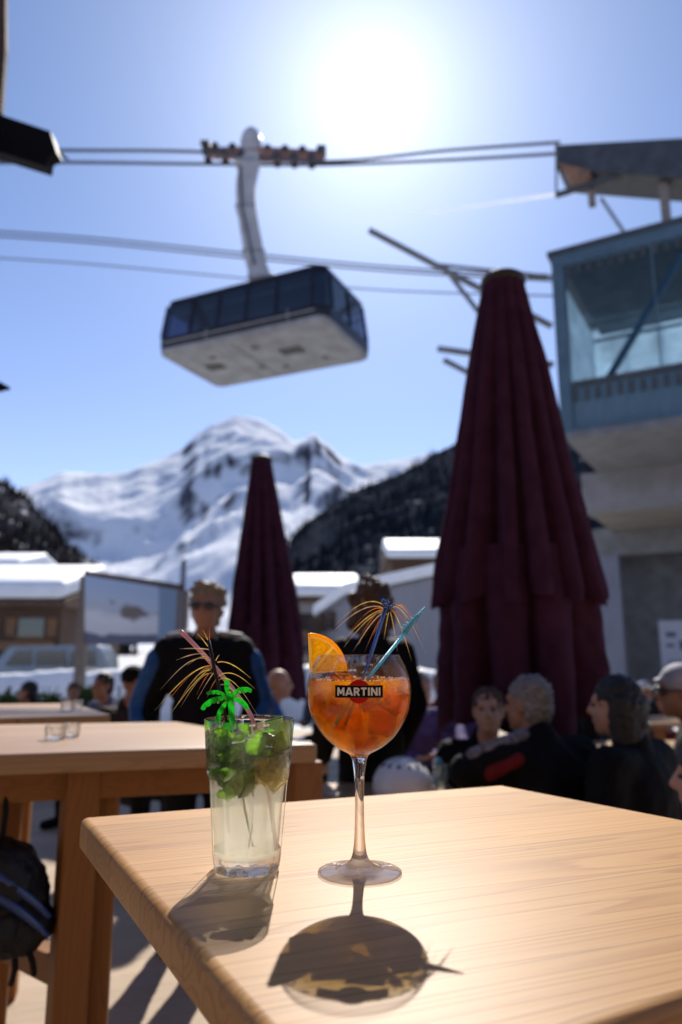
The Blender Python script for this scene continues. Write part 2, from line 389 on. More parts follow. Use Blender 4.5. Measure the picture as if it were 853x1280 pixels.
o, vR, wR = ridge('forested_slope', RH, 330, 950, 420, 1500, alpine('hazed_forest_slope', 1.05, .012, (.032, .036, .048), wid=.08, mixn=.5), nx=240, ny=90, amp=.14, fs=1.3, seed=9.7)  # rock colour lifted to blue in place of haze in the air
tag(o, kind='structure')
LH = [(-250, 560), (-60, 585), (0, 600), (30, 622), (60, 648), (90, 682), (115, 697), (132, 708), (150, 730), (165, 760)]
o, vL, wL = ridge('forested_hillside', LH, -250, 165, 300, 1000, alpine('hazed_forest_hillside', .95, .016, (.034, .034, .042), wid=.08, mixn=.5), nx=160, ny=80, amp=.16, fs=1.4, seed=5.2)  # bluish rock colour again carries the aerial haze
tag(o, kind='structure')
# conifers on the two slopes, far too many and far to count
def forest(name, vs, w, count, hgt, mat, seed):
    rd = random.Random(seed); m = MB(); n = len(vs)
    for _ in range(count):
        x, y, z = vs[rd.randrange(int(n * .78))]
        if noise.noise(V((x, y, 0)) * .012) < -.12: continue
        h = hgt * rd.uniform(.6, 1.25); r = h * .17; x += rd.uniform(-9, 9); y += rd.uniform(-9, 9); a0 = rd.random() * 6
        for q in range(3):
            zb = z - 1 + h * q * .27; rr = r * (1 - q * .27); zt = zb + h * .46
            ps = [(x + rr * rd.uniform(.75, 1.15) * math.cos(a0 + k * 1.257), y + rr * math.sin(a0 + k * 1.257), zb) for k in range(5)]
            m.add(ps + [(x, y, zt)], [(k, (k + 1) % 5, 5) for k in range(5)])
    return tag(m.build(name, mat), kind='stuff')
M['needles'] = simple('hazed_needles', (.019, .024, .030), .95, .4, .05, spec=0)  # needle colour lifted bluish too, haze painted in
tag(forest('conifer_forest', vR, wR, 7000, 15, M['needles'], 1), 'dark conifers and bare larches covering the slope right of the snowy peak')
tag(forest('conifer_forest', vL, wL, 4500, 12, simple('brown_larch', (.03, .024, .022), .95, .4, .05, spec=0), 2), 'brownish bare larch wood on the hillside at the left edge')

# ================================================================== STATION (right)
P0 = at(688, 315, 20.0); FD = V((math.sin(R(60)), -math.cos(R(60)), 0)); FN = V((math.cos(R(60)), math.sin(R(60)), 0)); FA = -R(30)
def fpl(px, py, off=0):              # photo point -> (u, z) on the facade plane set back by off
    d = ray(px, py); b = V((P0.x, P0.y, 0)) + FN * off
    t = (b.dot(FN)) / (d.dot(FN)); p = V((0, 0, CZ)) + d * t
    return (p - b).dot(FD), p.z
def fw(u, off, z): return V((P0.x, P0.y, 0)) + FD * u + FN * off + V((0, 0, z))
UM = 10.0
def fbox(mb, u0, u1, o0, o1, z0, z1): return mb.box(fw((u0 + u1) / 2, (o0 + o1) / 2, (z0 + z1) / 2), (u1 - u0, o1 - o0, z1 - z0), FA)
ST = empty('cable_car_station', fw(4, 4, -.45), 'cable car station with blue glazed hall raised on concrete beams', 'building')
M['blue_steel'] = simple('blue_painted_steel', (.065, .12, .165), .45, .15, 2)
M['blue_panel'] = simple('blue_ribbed_sheet', (.08, .145, .19), .4, .3, 8, .4, stretch=(6, 6, .15))
gm_, _, _ = glassmat('tinted_facade_glass', (.45, .72, .85), 1.3, thin=.9, tcol=(.72, .81, .86)); M['facade_glass'] = gm_
zt = fpl(688, 315)[1]; zb = fpl(707, 541)[1]
fbox(MB(), -.1, UM, -.05, 6, zt - .16, zt).build('roof_edge', M['dark_steel'], ST)
fbox(MB(), 0, UM, 0, .25, zt - .55, zt - .163).build('top_beam', M['blue_steel'], ST)
fbox(MB(), 0, .35, .01, .3, zb + .12, zt - .553).build('corner_post', M['blue_steel'], ST)
fbox(MB(), 0, UM, -.02, .28, zb, zb + .115).build('bottom_beam', M['blue_steel'], ST)
zr = fpl(720, 478)[1]
fbox(MB(), .353, UM, .03, .22, zr - .12, zr + .05).build('middle_rail', M['dark_steel'], ST)
fbox(MB(), .353, UM, .10, .16, zb + .118, zr - .123).build('lower_panel', M['blue_panel'], ST)
fbox(MB(), .353, UM, .12, .14, zr + .053, zt - .553).build('glazing', M['facade_glass'], ST)
for z0, z1 in ((zt - .85, zt - .56), (zr - .55, zr - .2)):           # short dark teeth behind the beams
    t = MB()
    u = .4
    while u < UM: fbox(t, u, u + .13, .045, .085, z0, z1); u += .3
    t.build('bracket_row', M['dark_steel'], ST)
def fbar(px0, py0, px1, py1, off, r, name, mat):
    a = fpl(px0, py0, off); b = fpl(px1, py1, off)
    MB().tube([fw(a[0], off, a[1]), fw(b[0], off, b[1])], r, 6).build(name, mat, ST)
fbar(853, 318, 724, 535, .26, .11, 'diagonal_brace', M['blue_steel'])
for k in range(1, 5):
    fbox(MB(), .35 + k * 2.4, .39 + k * 2.4, .03, .11, zr + .056, zt - .556).build('mullion', M['blue_steel'], ST)
# hall behind the glass: dark upper back wall, added panels glowing pale below
zm = fpl(760, 398, 6)[1]
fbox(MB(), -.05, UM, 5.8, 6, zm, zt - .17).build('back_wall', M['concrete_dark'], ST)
pn = translucent('pale_glow_sheet', (.62, .69, .75), .75, .5, .25, 1.2)
u = 0
while u < UM - .1:
    fbox(MB(), u, u + 1.18, 5.84, 5.9, zb + .26, zm - .003).build('rear_glow_panel', pn, ST); u += 1.2
fbox(MB(), .06, .12, .4, 5.78, zb + .26, zt - .56).build('side_panel', pn, ST)
fbox(MB(), 0, UM, 5.7, 5.78, zm - .95, zm - .85).build('rear_rail', M['dark_steel'], ST)
fbox(MB(), 0, UM, .3, 5.78, zb + .003, zb + .25).build('hall_floor', M['concrete'], ST)
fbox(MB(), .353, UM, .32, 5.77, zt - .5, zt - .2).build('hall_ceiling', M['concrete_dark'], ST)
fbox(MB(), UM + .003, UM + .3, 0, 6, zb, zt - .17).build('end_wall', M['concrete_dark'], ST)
# concrete underneath, stepping back
off = 0.0; z = zb
def step_back(py):
    p = onz(790, py, z); return (p - P0).dot(FN)
def step_down(py, o_): return fpl(790, py, o_)[1]
o1 = step_back(578); z1 = step_down(634, o1)
b = MB(); fbox(b, .12, UM, .0, o1, zb - .2, zb - .003); b.build('soffit_slab', M['concrete'], ST)
fbox(MB(), fpl(727, 600, o1)[0], UM, o1, o1 + .6, z1, zb - .203).build('concrete_beam', simple('pale_concrete', (.24, .235, .25), .8, .15, 2), ST)
z = z1; o2 = step_back(664); z2 = step_down(692, o2)
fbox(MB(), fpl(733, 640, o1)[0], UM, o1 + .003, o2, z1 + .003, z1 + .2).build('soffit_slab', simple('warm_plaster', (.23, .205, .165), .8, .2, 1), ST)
fbox(MB(), fpl(742, 680, o2)[0], UM, o2, o2 + .5, z2, z1 + .2).build('concrete_beam', M['concrete'], ST)
o3 = o2 + 1.6
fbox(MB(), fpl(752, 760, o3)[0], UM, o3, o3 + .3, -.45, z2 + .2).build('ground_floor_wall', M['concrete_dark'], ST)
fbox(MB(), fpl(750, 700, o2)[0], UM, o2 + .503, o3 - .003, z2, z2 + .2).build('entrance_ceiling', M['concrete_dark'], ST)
uc0 = fpl(748, 760, o2)[0]; uc1 = fpl(777, 760, o2)[0]
fbox(MB(), uc0, uc1, o2 + .05, o2 + .45, -.45, z2 - .003).build('column', simple('blue_grey_column', (.20, .21, .27), .6, .1, 2), ST)
fbox(MB(), fpl(727, 600, o1)[0], fpl(727, 600, o1)[0] + .25, o1 + .603, 6, z1, zb - .203).build('side_wall', M['concrete'], ST)
# lamp in the entrance and the poster
a = fpl(788, 700, o3 - .05)
ua, za = fpl(823, 776, o3 - .02); ub, zb2 = fpl(872, 850, o3 - .02)
PS = empty('notice_board', fw((ua + ub) / 2, o3 - .06, zb2), 'white notice board on the grey wall under the station', 'sign')
fbox(MB(), ua, ub, o3 - .05, o3 - .003, zb2, za).build('board', simple('pale_board', (.42, .44, .52), .5, .05, 2), PS)
DP = simple('dark_print', (.06, .07, .12), .6, .1, 2); hgt = za - zb2; wid_ = ub - ua
for (x0, x1, y0, y1) in ((.2, .5, .72, .80), (.2, .42, .55, .6), (.2, .8, .3, .32), (.2, .7, .24, .26), (.2, .75, .18, .2), (.58, .82, .5, .66)):
    fbox(MB(), ua + x0 * wid_, ua + x1 * wid_, o3 - .058, o3 - .053, zb2 + y0 * hgt, zb2 + y1 * hgt).build('printed_block', DP, PS)

# rope saddle on the roof
SD = empty('rope_saddle', fw(3, 1, zt), 'dark steel rope saddle on stilts above the blue station', 'rope saddle')
SO = 1.0
def sp(px, py): u, zz = fpl(px, py, SO); return u, zz
pl = [sp(693, 181), sp(853, 172), sp(930, 170), sp(930, 229), sp(853, 222), sp(760, 216), sp(697, 212)]
MB().prism([fw(u, SO, zz) for u, zz in pl], FN * 1.4).build('saddle_beam', M['dark_steel'], SD, bevel=.03)
pl = [sp(697, 204), sp(738, 214), sp(738, 224), sp(712, 223)]
MB().prism([fw(u, SO - .06, zz) for u, zz in pl], FN * .5).build('rope_shoe', simple('rusty_bronze', (.24, .13, .08), .6, .3, 3), SD)
u0, z0 = sp(693, 241); u1, z1_ = sp(930, 244)
fbox(MB(), u0, u1, SO + .1, SO + .25, z0 - .06, z0 + .08).build('lower_rail', M['dark_steel'], SD)
MB().tube([fw(sp(694, 183)[0], SO + .17, sp(694, 183)[1]), fw(sp(694, 241)[0], SO + .17, z0)], .035, 6).build('end_rod', M['dark_steel'], SD)
for (px, y0, y1, w_) in ((735, 214, 250, .1), (827, 218, 300, .13)):
    u, za_ = sp(px, y0); zb_ = sp(px, y1)[1]
    fbox(MB(), u - w_, u + w_, SO + .3, SO + .5, min(zb_, zt) if px > 800 else zb_, za_).build('stilt', simple('grey_brown_stilt', (.22, .19, .17), .7), SD)
a_, b_ = sp(750, 244), sp(788, 300)
MB().tube([fw(a_[0], SO + .2, a_[1]), fw(b_[0], SO + .2, b_[1])], .06, 6).build('strut', M['steel'], SD)

# projecting booms at the station corner
M['boom'] = simple('grey_boom', (.16, .17, .19), .5, .2, 3)
bm_ = empty('braced_boom', at(690, 405, 20.6), 'long thin grey boom slanting out from the blue station, above the maroon parasol tip', 'boom')
MB().tube([at(462, 288, 21), at(690, 408, 20.6)], .10, 6).build('boom', M['boom'], bm_)
MB().tube([at(560, 340, 21), at(603, 396, 20.9), at(694, 508, 20.6)], .08, 6).build('brace', M['boom'], bm_)
MB().tube([at(548, 331, 21), at(690, 346, 20.7)], .055, 6).build('tie_rod', M['boom'], bm_)
MB().tube([at(660, 345, 20.9), at(684, 346, 20.8)], .09, 6).build('insulator', M['dark_steel'], bm_)
bm_ = empty('braced_boom', at(690, 455, 20.4), 'short grey twin boom left of the large maroon parasol, lower than the long one', 'boom')
MB().tube([at(547, 436, 20.9), at(692, 456, 20.5)], .10, 6).build('boom', M['boom'], bm_)
MB().tube([at(555, 450, 20.9), at(692, 522, 20.5)], .09, 6).build('brace', M['boom'], bm_)

# ================================================================== CABLE CAR
HZ = CZ + 9.0
c0, c1, c2, c3 = [onz(x, y, HZ) for x, y in ((199, 441), (415, 399), (457, 451), (269, 489))]
ctr = (c0 + c1 + c2 + c3) / 4
ex = ((c1 - c0) + (c2 - c3)).normalized(); ey = V((-ex.y, ex.x, 0))
lx = ((c1 - c0).length + (c2 - c3).length) / 2; ly = abs(((c3 - c0) + (c2 - c1)).dot(ey)) / 2
CA = math.atan2(ex.y, ex.x)
CC = empty('cable_car_cabin', ctr, 'dark glazed cable car cabin with pale floor hanging on the ropes in the sky', 'cable car')
def cl(x, y, z): return ctr + ex * x + ey * y + V((0, 0, z))
def ring_(hx, hy, r, z, n=6):
    pts = []
    for sx_, sy_, a0 in ((1, 1, 0), (-1, 1, 90), (-1, -1, 180), (1, -1, 270)):
        for k in range(n + 1):
            a = R(a0 + 90 * k / n); pts.append(cl(sx_ * (hx - r) + r * math.cos(a), sy_ * (hy - r) + r * math.sin(a), z))
    return pts
def loft(rings, capb=True, capt=True):
    m = MB(); n = len(rings[0]); vs = [p for r in rings for p in r]
    fs = [(i * n + k, i * n + (k + 1) % n, (i + 1) * n + (k + 1) % n, (i + 1) * n + k) for i in range(len(rings) - 1) for k in range(n)]
    if capb: fs.append(tuple(range(n - 1, -1, -1)))
    if capt: fs.append(tuple((len(rings) - 1) * n + k for k in range(n)))
    return m.add(vs, fs)
hx, hy = lx / 2, ly / 2
zwin = at(405, 345, (c1.y)).z - HZ
CH = max(1.9, min(2.9, zwin))
M['cabin_grey'] = simple('cabin_floor_grey', (.25, .255, .27), .65, .3, 1.5, .1)
M['cabin_dark'] = simple('cabin_dark_shell', (.014, .013, .020), .35, .2, 2, spec=.3)
loft([ring_(hx - .10, hy - .10, .3, 0), ring_(hx - .02, hy - .02, .32, .05), ring_(hx, hy, .34, .16)]).build('floor_pan', M['cabin_grey'], CC)
loft([ring_(hx, hy, .34, .163), ring_(hx + .02, hy + .02, .36, .32), ring_(hx + .02, hy + .02, .36, .5)]).build('skirt', M['cabin_dark'], CC)
# glazing with a faint reflecting, half clear glass; window posts stand proud
gm_, _, _ = glassmat('cabin_glass', (.25, .3, .42), 1.45, thin=.92, f0=.16, tcol=(.24, .27, .38))
loft([ring_(hx + .02, hy + .02, .36, .503), ring_(hx - .1, hy - .12, .36, CH - .32)], False, False).build('window_band', gm_, CC)
for k, fx in enumerate((-1, -.62, -.25, .12, .5, .93)):
    for sy_ in (-1, 1):
        xx = fx * (hx - .2); s = MB().tube([cl(xx, sy_ * (hy + .035), .5), cl(xx * .97, sy_ * (hy - .105), CH - .32)], .045, 6); s.build('window_post', M['cabin_dark'], CC)
for sx_ in (-1, 1):
    for fy in (-.75, 0, .75):
        MB().tube([cl(sx_ * (hx + .035), fy * hy, .5), cl(sx_ * (hx - .085), fy * (hy - .12), CH - .32)], .045, 6).build('window_post', M['cabin_dark'], CC)
loft([ring_(hx - .09, hy - .11, .36, CH - .318), ring_(hx - .13, hy - .15, .36, CH - .1), ring_(hx - .35, hy - .35, .3, CH)]).build('roof', M['cabin_dark'], CC)
for sy_ in (-1, 1):
    for xx in (-.18, .30):
        MB().tube([cl(xx * hx * 2, sy_ * (hy + .028), .18), cl(xx * hx * 2, sy_ * (hy + .028), .5)], .018, 6).build('door_seam', M['steel'], CC)
    MB().tube([cl(-hx + .3, sy_ * (hy + .03), .34), cl(hx - .3, sy_ * (hy + .03), .34)], .02, 6).build('rubbing_strip', M['steel'], CC)
for xx in (-.7, -.35, .35, .7):
    MB().box(cl(xx * hx, 0, -.004), (.04, ly - .4, .01), CA).build('floor_seam', M['cabin_grey'], CC)
fl = MB().box(cl(0, 0, .54), (lx - .3, ly - .3, .06), CA); fl.build('cabin_floor', M['concrete_dark'], CC)
# passengers' bulk is not seen clearly; a handrail and bench inside
for sy_ in (-1, 1):
    MB().tube([cl(-hx + .3, sy_ * (hy - .25), 1.35), cl(hx - .3, sy_ * (hy - .25), 1.35)], .04, 6).build('handrail', M['steel'], CC)
for (x, y, a, b) in ((.36 * hx, -.1 * hy, .75, .45), (-.62 * hx, -.05 * hy, .6, .4)):
    MB().box(cl(x, y, -.015), (a, b, .03), CA).build('floor_hatch', simple('hatch_dark', (.06, .055, .05), .7), CC, bevel=.01)
for (x, y) in ((.1, .5), (.6, .45), (-.5, -.45), (.05, -.5), (-.15, .35)):
    MB().box(cl(x * hx, y * hy, -.01), (.22, .18, .03), CA).build('floor_vent', simple('vent_grey', (.12, .11, .10), .7), CC)
MB().box(cl(-.12 * hx, 0, -.006), (.05, ly - .5, .014), CA).build('floor_seam', simple('seam', (.15, .14, .13), .7), CC)
# hanger arm and carriage
HG = empty('hanger', cl(0, 0, CH), 'grey curved hanger arm with wheel carriage riding the upper ropes', 'hanger')
YH = ctr.y
M['hanger'] = simple('pale_grey_hanger', (.42, .42, .44), .45, .15, 2)
path = [(330, 352), (322, 335), (315, 300), (309, 262), (308, 230), (314, 200), (314, 172)]
pp = catmull([tuple(at(x, y, YH)) for x, y in path], 5)
def rectube(pts, rx, ry):
    m = MB(); vs = []
    for i, p in enumerate(pts):
        t = i / (len(pts) - 1); a = rx(t); b = ry(t); p = V(p)
        vs += [p + V((-a, -b, 0)), p + V((a, -b, 0)), p + V((a, b, 0)), p + V((-a, b, 0))]
    n = len(pts)
    return m.add(vs, [(i * 4 + k, i * 4 + (k + 1) % 4, i * 4 + 4 + (k + 1) % 4, i * 4 + 4 + k) for i in range(n - 1) for k in range(4)] + [(3, 2, 1, 0), tuple((n - 1) * 4 + k for k in range(4))])
rectube(pp, lambda t: .34 - .06 * t + (.12 if t < .08 else 0), lambda t: .25).build('hanger_arm', M['hanger'], HG, bevel=.06, seg=3)
MB().ball(at(314, 180, YH), (.36, .3, .62)).build('pivot_housing', M['hanger'], HG, smooth=True)
for py_, wd_ in ((205, .40), (262, .38), (318, .42)):
    MB().box(at(308 if py_ < 300 else 318, py_, YH), (wd_ * 1.75, .56, .10)).build('joint_plate', M['steel'], HG, bevel=.03)
MB().tube([at(300, 206, YH - .3), at(303, 262, YH - .3), at(318, 330, YH - .3)], .035, 6).build('cable_conduit', M['dark_steel'], HG)
MB().box(cl(0, 0, CH + .08), (1.3, .9, .16), CA).build('roof_mount', M['cabin_dark'], HG, bevel=.03)
a = at(254, 190, YH); b2 = at(406, 196, YH)
M['carriage'] = simple('dark_red_carriage', (.30, .17, .15), .6, .35, 2)
MB().tube([a.lerp(b2, .02), a.lerp(b2, .5), b2], [.2, .3, .24], 4).build('carriage_beam', M['carriage'], HG)
for k in range(14):
    f_ = (k + .5) / 14
    if .36 < f_ < .48: continue
    p = a.lerp(b2, f_)
    for s_ in (-1, 1):
        w = MB(); q = p + V((0, s_ * .22, -.16 + .22 * (k % 2)))
        w.tube([q - V((0, .06, 0)), q + V((0, .06, 0))], .13, 12); w.build('wheel', M['dark_steel'], HG)
for s_ in (-1, 1):
    e = a if s_ < 0 else b2
    MB().box(e + V((s_ * -.1, 0, .2)), (.3, .5, .12), 0).build('rope_brush', M['dark_steel'], HG)
# ropes
M['rope'] = simple('steel_rope', (.11, .115, .14), .5, .1, 3, metal=.4)
def rope(pts, r, lab, cat='rope', grp=None):
    pt = catmull([tuple(p) for p in pts], 8)
    return tag(MB().tube(pt, r, 6).build('track_rope', M['rope'], origin=pts[0]), lab, cat, grp)
rope([at(-60, 187, 16), at(85, 188, 20), at(254, 190, YH - .2), at(406, 202, YH - .2), at(560, 188, 21.5), at(700, 178, 19.8)], .055, 'upper of the two thick steel ropes carrying the cable car', 'rope')
rope([at(-60, 204, 16), at(85, 203, 20), at(254, 205, YH + .2), at(406, 206, YH + .2), at(560, 200, 21.5), at(700, 192, 19.8)], .055, 'lower of the two thick steel ropes carrying the cable car', 'rope')
for d_, lab in ((0, 'uppermost thin rope of the lower set passing behind the cable car'), (6, 'middle thin rope of the lower set passing behind the cable car'), (33, 'faint bottom rope of the lower set crossing behind the cable car')):
    rope([at(-60, 286 + d_, 26), at(110, 297 + d_, 27), at(300, 316 + d_ * .95, 27), at(480, 333 + d_ * .9, 26), at(700, 347 + d_ * .7, 21)], .04 if d_ < 20 else .028, lab, 'rope')

# contrail
cm = translucent('ice_cloud', (.85, .87, .9), .6, 1, .05, .01)
A, B = at(812, 226, 9000), at(505, 270, 9000)
pt = [A.lerp(B, k / 30) + V((0, 0, 14 * noise.noise(V((k * .5, 0, 0))))) for k in range(31)]
tag(MB().tube(pt, [36 * (1 - k / 31) ** .8 + 1 for k in range(31)], 8).build('contrail', cm, origin=A), 'thin white contrail streak fading out left of the rope saddle', 'contrail')

# eave of a dark chalet at the left edge
EV = empty('timber_chalet', at(-140, 230, 5), 'dark timber chalet whose black roof eave pokes in at the upper left', 'building')
pl = [(-120, 105), (0, 143), (63, 164), (71, 190), (60, 195), (58, 208), (0, 190), (-120, 160)]
MB().prism([at(x, y, 5) for x, y in pl], (0, .12, 0)).build('eave_board', M['black'], EV)
MB().tube([at(60, 185, 5.5), at(86, 199, 5.5)], [.035, .006], 6).build('gutter_tip', M['black'], EV)
MB().prism([at(x, y, 5) for x, y in ((-120, -80), (6, -80), (7, 60), (1, 140), (-120, 104))], (0, .05, 0)).build('gable_board', M['timber_dark'], EV)
wx = at(-64, 400, 5).x
MB().box((wx - 1.2, 4.3, 2.6), (2.4, 1.5, 6.1)).build('wall', M['timber_dark'], EV)
LP = empty('wall_lamp', at(-10, 483, 5), 'small black lamp tip sticking in at the left edge below the ropes', 'lamp')
MB().tube([at(-60, 483, 5), at(0, 483, 5), at(12, 486, 5)], [.02, .035, .012], 8).build('lamp_arm', M['black'], LP)
MB().ball(at(1, 484, 5), (.03, .04, .035)).build('lamp_head', M['black'], LP, smooth=True)

# ================================================================== VILLAGE
def gable_house(name, label, px0, px1, pye, pyr, pyb, Y, depth, wall, snowt=.35, win=True, over=.06):
    a = at(px0, pye, Y); b = at(px1, pye, Y); zr_ = at((px0 + px1) / 2, pyr, Y).z; zb_ = min(at(px0, pyb, Y).z, -.4)
    w = b.x - a.x; r = empty(name, ((a.x + b.x) / 2, Y + depth / 2, zb_), label, 'house')
    cx = (a.x + b.x) / 2; ze = a.z
    MB().box((cx, Y + depth / 2, (zb_ + ze) / 2), (w * .94, depth, ze - zb_)).build('wall', wall, r)
    # roof with ridge along x, snow on top
    o = w * over
    pr = [V((a.x - o, Y - .9, ze)), V((a.x - o, Y + depth / 2, zr_)), V((a.x - o, Y + depth + .9, ze))]
    low = MB().prism(pr + [V((a.x - o, Y + depth + .9, ze - .25)), V((a.x - o, Y - .9, ze - .25))], (w + 2 * o, 0, 0)).build('roof', M['timber_dark'], r)
    ps = [V((a.x - o * .8, Y - 1.0, ze + .02)), V((a.x - o * .8, Y - .95, ze + snowt)), V((a.x - o * .8, Y + depth / 2, zr_ + snowt * 1.2)), V((a.x - o * .8, Y + depth + .9, ze + snowt)), V((a.x - o * .8, Y + depth + .9, ze + .02)), V((a.x - o * .8, Y + depth / 2, zr_ + .02))]
    MB().prism(ps, (w + 1.6 * o, 0, 0)).build('roof_snow', M['snow'], r, bevel=min(.25, snowt * .45), seg=3)
    if win:
        n = max(2, int(w / 2.2)); hh = ze - zb_
        for q, zf in enumerate((.35, .72)):
            for k in range(n):
                xx = cx - w * .47 + w * .94 * (k + .5) / n; zz = zb_ + hh * zf
                f_ = MB().box((xx, Y - .03, zz), (w / n * .42, .06, hh * .2)).build('window', M['window_dark'], r)
                MB().box((xx, Y - .05, zz - hh * .115), (w / n * .5, .1, hh * .03)).build('sill', M['timber_mid'], f_)
                for s_ in (-1, 1): MB().box((xx + s_ * w / n * .33, Y - .04, zz), (w / n * .16, .05, hh * .2)).build('shutter', M['timber_mid'], f_)
        MB().box((cx, Y - .75, zb_ + hh * .52), (w * .94, .12, hh * .1)).build('balcony', M['timber_mid'], r)
    return r
gable_house('chalet', 'dark timber chalet under thick snow at the left edge', -70, 83, 752, 719, 822, 30, 8, M['timber_dark'], .75)
gable_house('chalet', 'snow roofed chalet between the small parasol and the curly haired woman', 362, 446, 748, 726, 800, 42, 8, simple('pale_render', (.3, .29, .3), .8), .7)
gable_house('chalet', 'dark upper chalet with snowy roof left of the large parasol', 487, 575, 700, 677, 745, 60, 9, M['timber_dark'], .8)
gable_house('chalet', 'snow capped house behind the left chalet, only its white roof corner showing', -90, 25, 716, 700, 780, 55, 8, M['timber_dark'], .9, win=False)
# long pale hall with sloping snowy roof
h = empty('long_hall', at(480, 800, 28), 'long pale grey hall with sloping snow edge behind the goblet', 'building')
pw = [at(398, 845, 30), at(398, 768, 30), at(430, 745, 29.5), at(562, 718, 27), at(562, 845, 27)]
MB().prism(pw, (1.5, 6, 0)).build('wall', simple('pale_grey_cladding', (.23, .23, .27), .6, .08, 1, stretch=(3, 3, .2)), h)
ps = [at(392, 770, 29.8), at(430, 743, 29.3), at(566, 714, 26.8)]
m = MB(); q = []
for p in ps: q.append([p + V((0, -.3, 0)), p + V((0, -.3, .42)), p + V((1.5, 6.3, .5)), p + V((1.5, 6.3, 0))])
for k in range(2): m.hexa(q[k], q[k + 1])
m.build('roof_snow', M['snow'], h)
for (x, y) in ((404, 778), (416, 776)):
    f_ = MB().box(at(x, y, 29.6), (.3, .12, .75)).build('window', M['window_dark'], h)
MB().box(at(393, 800, 29.5), (.5, .5, 1.8)).build('door', M['window_dark'], h)

# billboard
BB = empty('billboard', at(165, 812, 16), 'large picture billboard of a snowy mountain village, left of the man in sunglasses', 'billboard')
A0, A1, A2, A3 = at(106, 719, 17), at(228, 738, 15), at(226, 812, 15), at(106, 814, 17)
m, nt, out = newmat('billboard_print'); L = nt.links.new
tc = N(nt, 'ShaderNodeTexCoord'); sx = N(nt, 'ShaderNodeSeparateXYZ'); L(tc.outputs['UV'], sx.inputs[0])
nz = N(nt, 'ShaderNodeTexNoise', Scale=5.0, Detail=6.0); L(tc.outputs['UV'], nz.inputs['Vector'])
v = N(nt, 'ShaderNodeMath', operation='MULTIPLY_ADD'); L(nz.outputs[0], v.inputs[0]); v.inputs[1].default_value = .22; L(sx.outputs['Y'], v.inputs[2])
base = ramp(nt, v.outputs[0], [(.0, (.02, .03, .10)), (.285, (.02, .03, .10)), (.295, (.42, .44, .5)), (.55, (.5, .52, .58)), (.68, (.32, .36, .45)), (.82, (.30, .38, .52)), (1, (.26, .36, .55))])
# brown village clump
d2 = N(nt, 'ShaderNodeVectorMath', operation='DISTANCE'); mp = N(nt, 'ShaderNodeMapping'); mp.inputs['Scale'].default_value = (1, 1.6, 1); L(tc.outputs['UV'], mp.inputs[0]); L(mp.outputs[0], d2.inputs[0]); d2.inputs[1].default_value = (.5, .95, 0)
nb = N(nt, 'ShaderNodeTexVoronoi', Scale=9.0); L(tc.outputs['UV'], nb.inputs['Vector'])
s2 = N(nt, 'ShaderNodeMath', operation='MULTIPLY_ADD'); L(nb.outputs['Distance'], s2.inputs[0]); s2.inputs[1].default_value = .25; L(d2.outputs['Value'], s2.inputs[2])
fk = ramp(nt, s2.outputs[0], [(.24, g(1)), (.34, g(0))])
mx = N(nt, 'ShaderNodeMix', data_type='RGBA'); L(fk, mx.inputs['Factor']); L(base, mx.inputs['A']); mx.inputs['B'].default_value = (.075, .05, .05, 1)
st = ramp(nt, sx.outputs['X'], [(.775, g(0)), (.785, g(1))])
mx2 = N(nt, 'ShaderNodeMix', data_type='RGBA'); L(st, mx2.inputs['Factor']); L(mx.outputs['Result'], mx2.inputs['A']); mx2.inputs['B'].default_value = (.10, .19, .32, 1)
lowb = ramp(nt, sx.outputs['Y'], [(.17, g(0)), (.18, g(1))])
p = N(nt, 'ShaderNodeBsdfPrincipled', Roughness=.4); L(mx2.outputs['Result'], p.inputs['Base Color']); L(p.outputs[0], out.inputs[0])
me = bpy.data.meshes.new('panel'); ow = wloc(BB)
ln = lambda a, b, t: a + (b - a) * t
fv = [ln(A3, A0, .1) - ow, ln(A2, A1, .1) - ow, A1 - ow, A0 - ow]; bk = V((.05, .25, 0))
me.from_pydata(fv + [p_ + bk for p_ in fv], [], [(0, 1, 2, 3), (7, 6, 5, 4), (0, 4, 5, 1), (1, 5, 6, 2), (2, 6, 7, 3), (3, 7, 4, 0)])
uv = me.uv_layers.new(name='UVMap'); uvs = {0: (0, 0), 1: (1, 0), 2: (1, 1), 3: (0, 1)}
for lp in me.loops: uv.data[lp.index].uv = uvs[lp.vertex_index % 4]
me.materials.append(m); po = bpy.data.objects.new('panel', me); COL.objects.link(po); po.parent = BB
MB().tube([A0 + V((0, .05, .05)), A1 + V((0, .05, .05))], .07, 4).build('top_frame', M['timber_dark'], BB)
for p_ in (A0, A1):
    MB().box((p_.x, p_.y + .12, (p_.z - .45) / 2), (.22, .2, p_.z + .45)).build('post', simple('weathered_post', (.17, .14, .12), .8), BB)
PO = at(230, 700, 22)
tag(MB().tube([(PO.x, 22, -.45), PO], [.09, .07], 8).build('flag_pole', M['dark_steel'], origin=(PO.x, 22, -.45)), 'bare grey pole standing between the billboard and the small parasol', 'pole')

